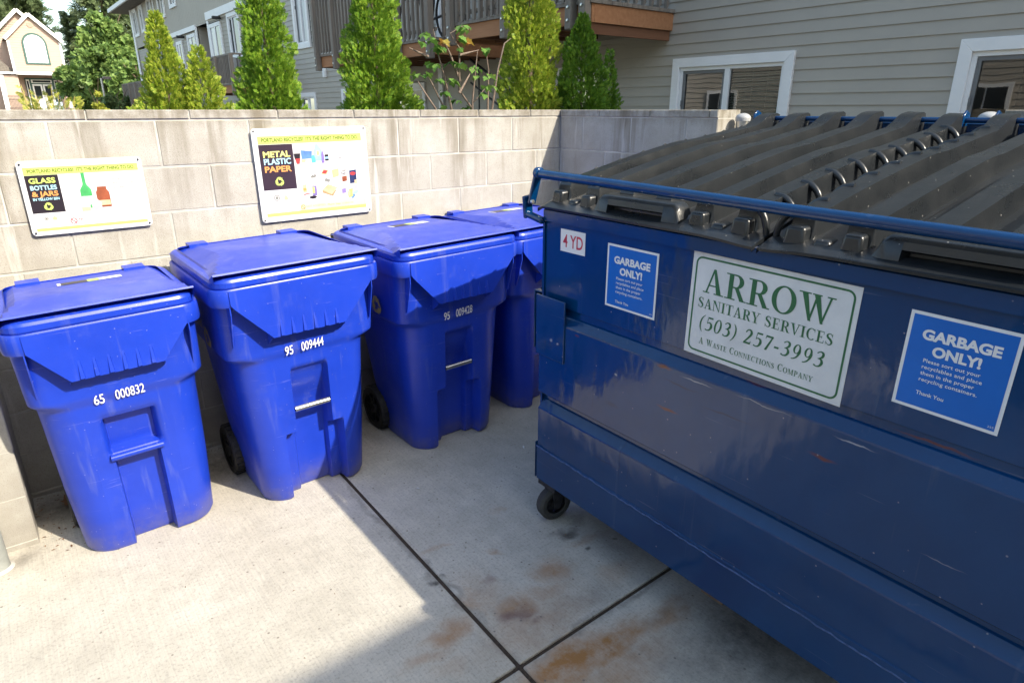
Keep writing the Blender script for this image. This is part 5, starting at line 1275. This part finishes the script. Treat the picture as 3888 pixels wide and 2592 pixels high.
pic("can_picture", 'palegrey', bx2(.262,.128,.286,.206), 0); pic("can_picture", 'purple', bx2(.276,.114,.300,.164), 2); pic("label_picture", 'lime', bx2(.276,.126,.288,.158), 3); pic("can_picture", 'tan', bx2(.226,.134,.246,.174), 1); pic("can_picture", 'orange', bx2(.227,.142,.245,.156), 2); pic("tin_picture", 'palegrey', [(.224,.100),(.262,.108),(.268,.132),(.226,.124)], 3); pic("tin_picture", 'red', [(.228,.120),(.262,.126),(.262,.130),(.228,.126)], 4); pic("lid_picture", 'inkblack', [(.276+.020*math.cos(2*math.pi*k/16),.106+.008*math.sin(2*math.pi*k/16)) for k in range(16)], 4); pic("foil_picture", 'inkgrey', [(.270,.206),(.284,.222),(.292,.214),(.298,.230),(.306,.210),(.290,.204)], 1)

# ================================================================== DUMPSTER
# local frame: origin at the far front bottom corner, x into the body, y towards the camera is negative
DL, DD = 1.83, 1.37
dm = thing("dumpster", (1.617, 1.868, 0), R(-1.2))
tag(dm, "large dark blue steel dumpster with ribbed black plastic lids and company sign", "dumpster")
prof = [(.203,.012),(.203,-.030),(.355,-.031),(.357,-.026),(.532,-.026),(.537,-.024),(.565,.004),(.570,.010),(.592,.010),(.598,.002),(.606,-.024),(.609,-.026),(.920,-.026),(.925,-.024),(.950,.003),(.954,.010),(.978,.010),(.984,.0),(1.300,.0),(1.302,-.014),(1.341,-.014),(1.345,-.006),(1.345,.02)]
fb = MB(); y0, y1 = -.012, -DL+.012
ys = [y0, -.3, -.6, -.9, -1.2, -1.5, y1]
vs = [(x, y, z) for y in ys for z, x in prof]; n = len(prof)
fb.add(vs, [(j*n+i, j*n+i+1, (j+1)*n+i+1, (j+1)*n+i) for j in range(len(ys)-1) for i in range(n-1)])
# end plates, floor, back
for y, s in ((-.012, 1), (-DL+.012, -1)):
    fb.prism([(.016,.19),(DD-.15,.19),(DD,.30),(DD,1.60),(.02,1.341)], frame((0,y,0),(1,0,0),(0,0,1),(0,1,0)), 0, s*.004)
    fb.box((-.006,y+s*.001,.20),(.020,y+s*.012,1.298))                    # folded front edge
fb.add([(.0,y0,.192),(DD-.15,y0,.192),(DD-.15,y1,.192),(.0,y1,.192)], [(0,1,2,3)])
fb.box((DD-.004,y0,.30),(DD,y1,1.60))
fb.build("body", M['paint'], dm)
wb = MB(); rw = random.Random(9); wb.tube([(-.0305+rw.uniform(-.001,.001), -.01-(DL-.02)*k/90, .3565-.0003*k+rw.uniform(-.0022,.0022)) for k in range(91)], .0028, 6)
wb.build("weld_seam", plain("scuffed_blue_weld", (.05,.10,.24), .5, var=.5, scale=60), dm, smooth=60)
kp = MB(); kp.box((-.028,.004,.200),(.03,.0,.37)); kp.build("corner_plate", M['paint'], dm, bevel=.002)
bk = MB(); bk.box((DD-.03,0,1.56),(DD+.02,-DL,1.645)); bk.build("back_rail", M['paint'], dm, bevel=.006)
# fork pocket on the far end with its wrap-round plate
fp = MB(); z0, z1 = .775, 1.02
fp.box((-.002,.048,z0),(DD-.1,.055,z1)); fp.box((-.002,.0,z1-.007),(DD-.1,.048,z1)); fp.box((-.002,.0,z0),(DD-.1,.048,z0+.007))
fp.prism([(0,z1+.001),(.055,z1-.008),(.050,z1-.02),(.0,z1+.035)], frame((.02,0,0),(0,1,0),(0,0,1),(1,0,0)), 0, .006)
fp.build("fork_pocket", M['paint'], dm, bevel=.003)
MB().box((.3,.004,z0+.01),(.31,.047,z1-.01)).build("pocket_dark_fill", M['rubber'], dm)  # black sheet put in for the dark inside of the pocket
fp2 = MB(); fp2.box((-.032,.004,.772),(-.024,-.165,1.018)); fp2.build("pocket_plate", M['paint'], dm, bevel=.003)
fp3 = MB(); fp3.box((-.002,-DL-.115,z0),(DD-.1,-DL-.122,z1)); fp3.box((-.002,-DL,z1-.007),(DD-.1,-DL-.115,z1)); fp3.box((-.002,-DL,z0),(DD-.1,-DL-.115,z0+.007)); fp3.build("fork_pocket", M['paint'], dm, bevel=.003)
# front bar on pivoting arms
rb = MB(); rb.tube([(-.006,.018,1.468),(-.004,-.5,1.460),(-.002,-1.0,1.450),(.0,-DL-.06,1.440)], .0165, 16)
rb.build("front_bar", M['paint'], dm, smooth=60)
for yy in (.03, -DL-.062):
    a = MB(); a.bar((-.006,yy,1.480),(-.012,yy+.035,1.355),.034,.014,up=(0,1,0)); a.lathe([(0,-.012),(.022,-.012),(.022,.012),(0,.012)], (-.006,yy,1.470), 'Y', 14); a.build("bar_arm", M['paint'], dm, bevel=.004)
    b = MB(); b.bar((-.022,yy+.05,1.385),(-.010,yy+.055,1.30),.040,.016,up=(0,1,0)); b.tube([(-.018,yy+.05,1.315),(-.018,yy-.045 if yy > 0 else yy+.06,1.300)], .014, 10); b.build("pivot_bracket", M['paint'], dm, bevel=.005)
    MB().lathe([(0,-.03),(.008,-.029),(.008,-.02)], (-.022,yy+.04,1.365), 'Y', 8).build("pivot_bolt", M['steel'], dm)
# casters
def caster(x, y, turn):
    c = MB(); r_ = .078; wd = .026
    ct, st_ = math.cos(turn), math.sin(turn)
    def at(px, py, pz): return (x+px*ct-py*st_, y+px*st_+py*ct, pz)
    def ring(prof, seg=26):
        vs = [at(h, rr*math.cos(2*math.pi*k/seg), r_+rr*math.sin(2*math.pi*k/seg)) for rr, h in prof for k in range(seg)]
        return vs, [(i*seg+k, i*seg+(k+1)%seg, (i+1)*seg+(k+1)%seg, (i+1)*seg+k) for i in range(len(prof)-1) for k in range(seg)]
    c.add(*ring([(.046,-wd*.8),(.050,-wd),(.066,-wd),(r_,-wd*.6),(r_,wd*.6),(.066,wd),(.050,wd),(.046,wd*.8)])); w_ = c.build("caster_wheel", M['wheelrub'], dm, smooth=40)
    h = MB(); h.add(*ring([(0,-wd*.9),(.018,-wd*.9),(.018,wd*.9),(0,wd*.9)], 14)); h.add(*ring([(.043,-wd*.7),(.048,-wd*.7),(.048,wd*.7),(.043,wd*.7)]))
    for k in range(6): a = 2*math.pi*k/6; h.bar(at(0,.015*math.cos(a),r_+.015*math.sin(a)), at(0,.045*math.cos(a),r_+.045*math.sin(a)), .012, .03)
    h.build("hub", M['metal'], w_, smooth=40)
    f = MB()
    for s in (-1, 1): f.prism([(-.012,r_-.015),(.016,r_-.012),(.030,.170),(-.035,.170)], lambda px, pz, d, s=s: Vector(at(s*(.034+d), px, pz)), 0, .005)
    f.box((x-.045,y-.055,.163),(x+.045,y+.055,.192)); f.build("fork", M['metal'], w_, bevel=.002)
caster(.034, -.055, R(80)); caster(.062, -DL+.10, R(20)); caster(DD-.25, -.10, R(5)); caster(DD-.25, -DL+.10, R(-30))
lg = MB(); lg.box((.030,-.84,.136),(.060,-.925,.141)); lg.box((.030,-.84,.141),(.033,-.925,.19)); lg.box((.057,-.84,.141),(.060,-.925,.19)); lg.box((.030,-.84,.141),(.060,-.843,.19)); lg.build("foot_bracket", M['rustwood'], dm)
# stickers and company sign: frame u runs towards the camera, v up, normal outward
df = frame((0,0,0),(0,-1,0),(0,0,1),(-1,0,0))
def sk_frame(u, v, rot=0.0):
    c, s = math.cos(rot), math.sin(rot); return lambda x, y, d=0.0: df(u+x*c-y*s, v+x*s+y*c, d)
f = sk_frame(.098, 1.200, R(.0)); q = MB(); q.prism(_r(0,0,.132,.082), f, .0004, .0012); o = q.build("size_sticker", M['white'], dm)
q = MB(); text(q, "4 YD", f, .014, .018, .106, .046, .0016, bold=.012); q.build("lettering", plain("red_lettering",(.55,.03,.05),.4), o)
def garbage(u, v, w_, h_, rot):
    f = sk_frame(u, v, rot); q = MB(); q.prism(_r(0,0,w_,h_), f, .0004, .0012); o = q.build("garbage_sticker", M['white'], dm)
    b = .0075; q = MB(); rect(q, f, b, b, w_-b, h_-b, .0016); q.build("blue_field", M['sticker'], o)
    q = MB(); k = w_/.225
    text(q, "GARBAGE", f, .034*k, h_-.062*k, .160*k, .024*k, .0022, bold=.045); text(q, "ONLY!", f, .062*k, h_-.098*k, .100*k, .024*k, .0022, bold=.045)
    for i, s_t in enumerate(("Please sort out your","recyclables and place","them in the proper","recycling containers.")): text(q, s_t, f, .048*k, h_-(.117+.0155*i)*k, (.118,.124,.112,.121)[i]*k, .0088*k, .0022, bold=.012, space=1.05)
    text(q, "Thank You", f, .048*k, h_-.198*k, .060*k, .0092*k, .0022, bold=.012); text(q, "255", f, w_-.022*k, .014*k, .012*k, .0045*k, .0022)
    q.build("lettering", M['white'], o)
garbage(.342, 1.048, .226, .219, R(-.2)); garbage(1.312, 1.036, .218, .230, R(-.6))
f = sk_frame(.696, .9835, R(-.9)); W_, H_ = .500, .316; q = MB(); q.prism(_r(0,0,W_,H_), f, .0004, .0012); o = q.build("company_sign", M['offwhite'], dm)
q = MB(); b = .012; out = rounded(b,b,W_-b,H_-b,.022); inn = rounded(b+.0055,b+.0055,W_-b-.0055,H_-b-.0055,.0165); k = len(out)
q.add([f(x,y,.0017) for x, y in out]+[f(x,y,.0017) for x, y in inn], [(i,(i+1)%k,k+(i+1)%k,k+i) for i in range(k)]); q.build("border", M['signgreen'], o)
q = MB(); serif(q, "ARROW", f, .046, .200, .395, .074, .0018, gap=.06)
serif(q, "SANITARY SERVICES", f, .034, .152, .418, .031, .0018, gap=.07)
serif(q, "(503) 257-3993", f, .044, .086, .392, .044, .0018, shear=.16, gap=.09)
cs = "A WASTE CONNECTIONS COMPANY"; caps = [i == 0 or cs[i-1] == ' ' for i in range(len(cs))]
serif(q, cs, f, .052, .040, .366, .020, .0018, caps=caps, gap=.10)
q.build("lettering", M['signgreen'], o)
# --- lids
FRONTZ, BACKZ = 1.362, 1.640
def lid(ya, yb, flip, name):
    """ribbed plastic lid from y=ya (far) to y=yb (near); the hoops run along the seam side"""
    wd = abs(ya-yb); X0, X1 = -.030, DD-.02
    rc = [.055,.205,.365,.525,.685,.835]                     # ridge centres measured from the outer side edge
    def side(c): return ya-c if not flip else yb+c
    def ridge(yy, b):
        c = (ya-yy) if not flip else (yy-yb); h = 0
        for i, r_ in enumerate(rc):
            w_ = .040; h = max(h, 1-smooth_step(w_*.62, w_*1.02, abs(c-r_)))
        return h
    # explicit break lines across so that ridge flanks stay crisp
    cs_ = [0,.012]
    for r_ in rc: cs_ += [r_-.042,r_-.039,r_-.0375,r_-.0318,r_-.030,r_-.027,r_,r_+.027,r_+.030,r_+.0318,r_+.0375,r_+.039,r_+.042]
    cs_ += [wd-.012, wd]; cs_ = sorted(set(min(max(c,0),wd) for c in cs_))
    bs = [0,.012,.025,.05,.075,.085,.092,.10,.11,.12,.15,.20,.3,.4,.5,.6,.7,.74,.78,.82,.86,.9,1.0,1.1,1.2,1.25,1.28,1.31,1.34,1.36,X1-X0]
    def surf(c, b):
        t = b/(X1-X0); z = FRONTZ + (BACKZ-.035-FRONTZ)*t + .018*math.sin(math.pi*t)
        z -= .006*smooth_step(.045,0,b) + .008*smooth_step(.03,0,c)
        z += .005*math.sin(c*7+1)*math.sin(b*3.3)
        h = 0
        for i, r_ in enumerate(rc): h = max(h, 1-min(1,max(0,(abs(c-r_)-.030)/.009)))
        # ridge height along the lid: starts at the front block, swells half way, rises at the hinge
        on = smooth_step(.075,.088,b); amp = .046 + .010*smooth_step(.86,.70,b) + .034*smooth_step(1.20,1.31,b)*smooth_step(1.42,1.36,b)
        low = 0
        for r_ in (.285,.605): low = max(low, 1-smooth_step(.016,.030,abs(c-r_)))
        z += h*on*amp + low*smooth_step(.078,.088,b)*smooth_step(.60,.30,b)*.010
        z -= .010*math.exp(-((c-wd)/.10)**2)*smooth_step(.25,.0,b)
        return z
    cs_ += [r_+d_ for r_ in (.285,.605) for d_ in (-.03,-.022,-.015,0,.015,.022,.03)]; cs_ = sorted(set(cs_))
    vs = [(X0+b, side(c), surf(c,b)) for b in bs for c in cs_]; n = len(cs_)
    vs2 = [(X0+b, side(c), surf(c,b)-.007) for b in (bs[0],bs[-1]) for c in cs_]
    m = MB(); m.add(vs, [(j*n+i, j*n+i+1, (j+1)*n+i+1, (j+1)*n+i) for j in range(len(bs)-1) for i in range(n-1)])
    m.add(vs[:n]+[(p[0]+.004,p[1],p[2]-.008) for p in vs[:n]], [(i,n+i,n+i+1,i+1) for i in range(n-1)])
    m.add(vs[-n:]+[(p[0],p[1],p[2]-.02) for p in vs[-n:]], [(i,i+1,n+i+1,n+i) for i in range(n-1)])
    for e in (0, n-1):
        colv = [vs[j*n+e] for j in range(len(bs))]; k_ = len(colv); m.add(colv+[(p[0],p[1],p[2]-.014) for p in colv], [(i,i+1,k_+i+1,k_+i) for i in range(k_-1)])
    o = m.build(name, M['lid'], dm, smooth=16)
    # front blocks
    for r_, w_, dp, ht in ((.055,.060,.10,.047),(.135,.046,.060,.020),(.205,.056,.095,.044),(.685,.058,.095,.044),(.76,.052,.07,.020),(.835,.062,.11,.049)):
        yy = side(r_); z0_ = surf(r_, .04)-.012; b0 = .040; zt_ = surf(r_,.04)+ht-.006
        bl = MB(); bl.add([(X0+b0,yy-w_/2,z0_),(X0+b0,yy+w_/2,z0_),(X0+b0+dp,yy+w_/2,z0_),(X0+b0+dp,yy-w_/2,z0_),(X0+b0+.008,yy-w_/2+.006,zt_),(X0+b0+.008,yy+w_/2-.006,zt_),(X0+b0+dp-.012,yy+w_/2-.008,zt_+.004),(X0+b0+dp-.012,yy-w_/2+.008,zt_+.004)],
               [(0,3,2,1),(4,5,6,7),(0,1,5,4),(1,2,6,5),(2,3,7,6),(3,0,4,7)])
        bl.build("rib_end", M['lid'], o, bevel=.009, seg=3)
    # long hand grip with a scooped front
    hd = MB(); a0, a1 = side(.265), side(.628); lo, hi = min(a0,a1), max(a0,a1); za = surf(.42,.05)-.01; zb_ = za+.060
    P_ = [(.030,za),(.040,zb_-.012),(.052,zb_),(.10,zb_+.004),(.118,za+.02)]
    def sec(y, s): return [(X0+b+.0, y, z if z < za+.01 else za+(z-za)*s) for b, z in P_]
    ys_ = [(lo,.25),(lo+.012,.8),(lo+.03,1),(lo+.062,1)]; ye_ = [(hi-.062,1),(hi-.03,1),(hi-.012,.8),(hi,.25)]
    secs = [sec(*p) for p in ys_+ye_]; k_ = len(P_)
    fs = []
    for j in range(len(secs)-1):
        for i in range(k_-1):
            if j == 3 and i == 0: continue
            fs.append((j*k_+i, j*k_+i+1, (j+1)*k_+i+1, (j+1)*k_+i))
    hd.add([p for s in secs for p in s], fs)
    yl_, yh_ = lo+.062, hi-.062                                   # scoop
    zs1 = za+.030
    hd.add([(X0+.040,lo+.062,zb_-.012),(X0+.040,hi-.062,zb_-.012),(X0+.036,yl_,zs1),(X0+.036,yh_,zs1),(X0+.066,yl_+.008,zs1-.006),(X0+.066,yh_-.008,zs1-.006),(X0+.066,yl_+.008,za),(X0+.066,yh_-.008,za),(X0+.030,yl_,za),(X0+.030,yh_,za)],
           [(0,1,3,2),(2,3,5,4),(4,5,7,6),(6,7,9,8),(2,4,6,8),(3,9,7,5)])
    hd.build("hand_grip", M['lid'], o, smooth=35, bevel=.004)
    # hoops along the seam, and small ones along the outer edge
    for k in range(10):
        b = .075+.128*k; c0, c1 = .838, .902; hp = MB(); pts = []; zt_ = surf(.835, max(b,.15))-.001; zb_ = surf(.905, b)-.004
        for q in range(9):
            a = R(90*q/8); pts.append((X0+b, side(c0+(c1-c0)*math.sin(a)), zb_+(zt_-zb_)*math.cos(a)))
        hp.tube(pts, [.009,.0105,.011,.011,.0105,.010,.010,.0095,.009], 8); hp.build("hoop", M['lid'], o, smooth=60)
    for k in range(9):
        b = .14+.13*k; hp = MB(); hp.tube([(X0+b,side(.030),surf(.05,b)-.006),(X0+b,side(.012),surf(.05,b)-.016),(X0+b,side(.002),surf(.0,b)-.002)], [.012,.012,.010], 8)
        hp.build("edge_hoop", M['lid'], o, smooth=60)
    return o
lid(.004, -.906, False, "lid"); lid(-.922, -DL+.0, True, "lid")
# hinge rods and lugs along the back
hr = MB(); hr.tube([(DD-.05,.02,1.655),(DD-.05,-DL-.02,1.655)], .0105, 10); hr.build("hinge_rod", M['paint'], dm, smooth=60)
for y_ in (.02, -.862, -.965, -DL-.01):
    b = MB(); b.prism([(DD-.075,1.60),(DD+.0,1.60),(DD-.02,1.678),(DD-.05,1.690),(DD-.075,1.670)], frame((0,y_,0),(1,0,0),(0,0,1),(0,1,0)), -.004, .004); b.build("hinge_lug", M['paint'], dm, bevel=.002)

# ================================================================== LITTER
rl_ = random.Random(3)
for (x, y, s, a, lab) in [(-.02,3.20,.075,.4,"curled brown leaf lying left of the leftmost bin"),(.02,3.14,.05,2.0,"smaller brown leaf just in front of the curled one by the leftmost bin")]:
    V = [(p[0]*s, p[1]*s, .012+.35*s*abs(p[0])+.3*s*(p[1]-.5)**2) for p in [tuple(q[:2]) for q in MV]]
    o = MB().add(V, [tuple(t) for t in MF]).build("dry_leaf", M['deadleaf']); o.location = (x, y, 0); o.rotation_euler = (.5, .2, a); tag(o, lab, "leaf")
for (x, y, s, lab) in [(1.93,2.36,.03,"white paper scrap on the pavement before the shaded bins"),(1.30,2.36,.022,"thin white scrap beside the wheel of the shaded numbered bin")]:
    o = MB().add([(0,0,.003),(s,.2*s,.006),(s*1.1,.5*s,.004),(.1*s,.3*s,.008)], [(0,1,2,3)]).build("paper_scrap", M['paper']); o.location = (x, y, 0); o.rotation_euler = (0,0,rl_.random()*3); tag(o, lab, "scrap")
db = MB()
for k in range(520):
    if k < 330: x, y = rl_.uniform(-.14,2.9), 3.39-abs(rl_.gauss(0,.07))
    elif k < 400: x, y = rl_.uniform(-.16,.1), rl_.uniform(2.85,3.38)
    else: x, y = rl_.uniform(-.2,2.2), rl_.uniform(1.2,3.3)
    s = rl_.uniform(.003,.011) if k < 400 else rl_.uniform(.002,.005); a = rl_.random()*6.28; c, q = math.cos(a)*s, math.sin(a)*s
    db.add([(x-c,y-q,.002),(x+q*.4,y-c*.4,.002+s*.3),(x+c,y+q,.004),(x-q*.4,y+c*.4,.002+s*.4)], [(0,1,2,3)])
struct(db.build("leaf_debris", M['deadleaf']), 'stuff')
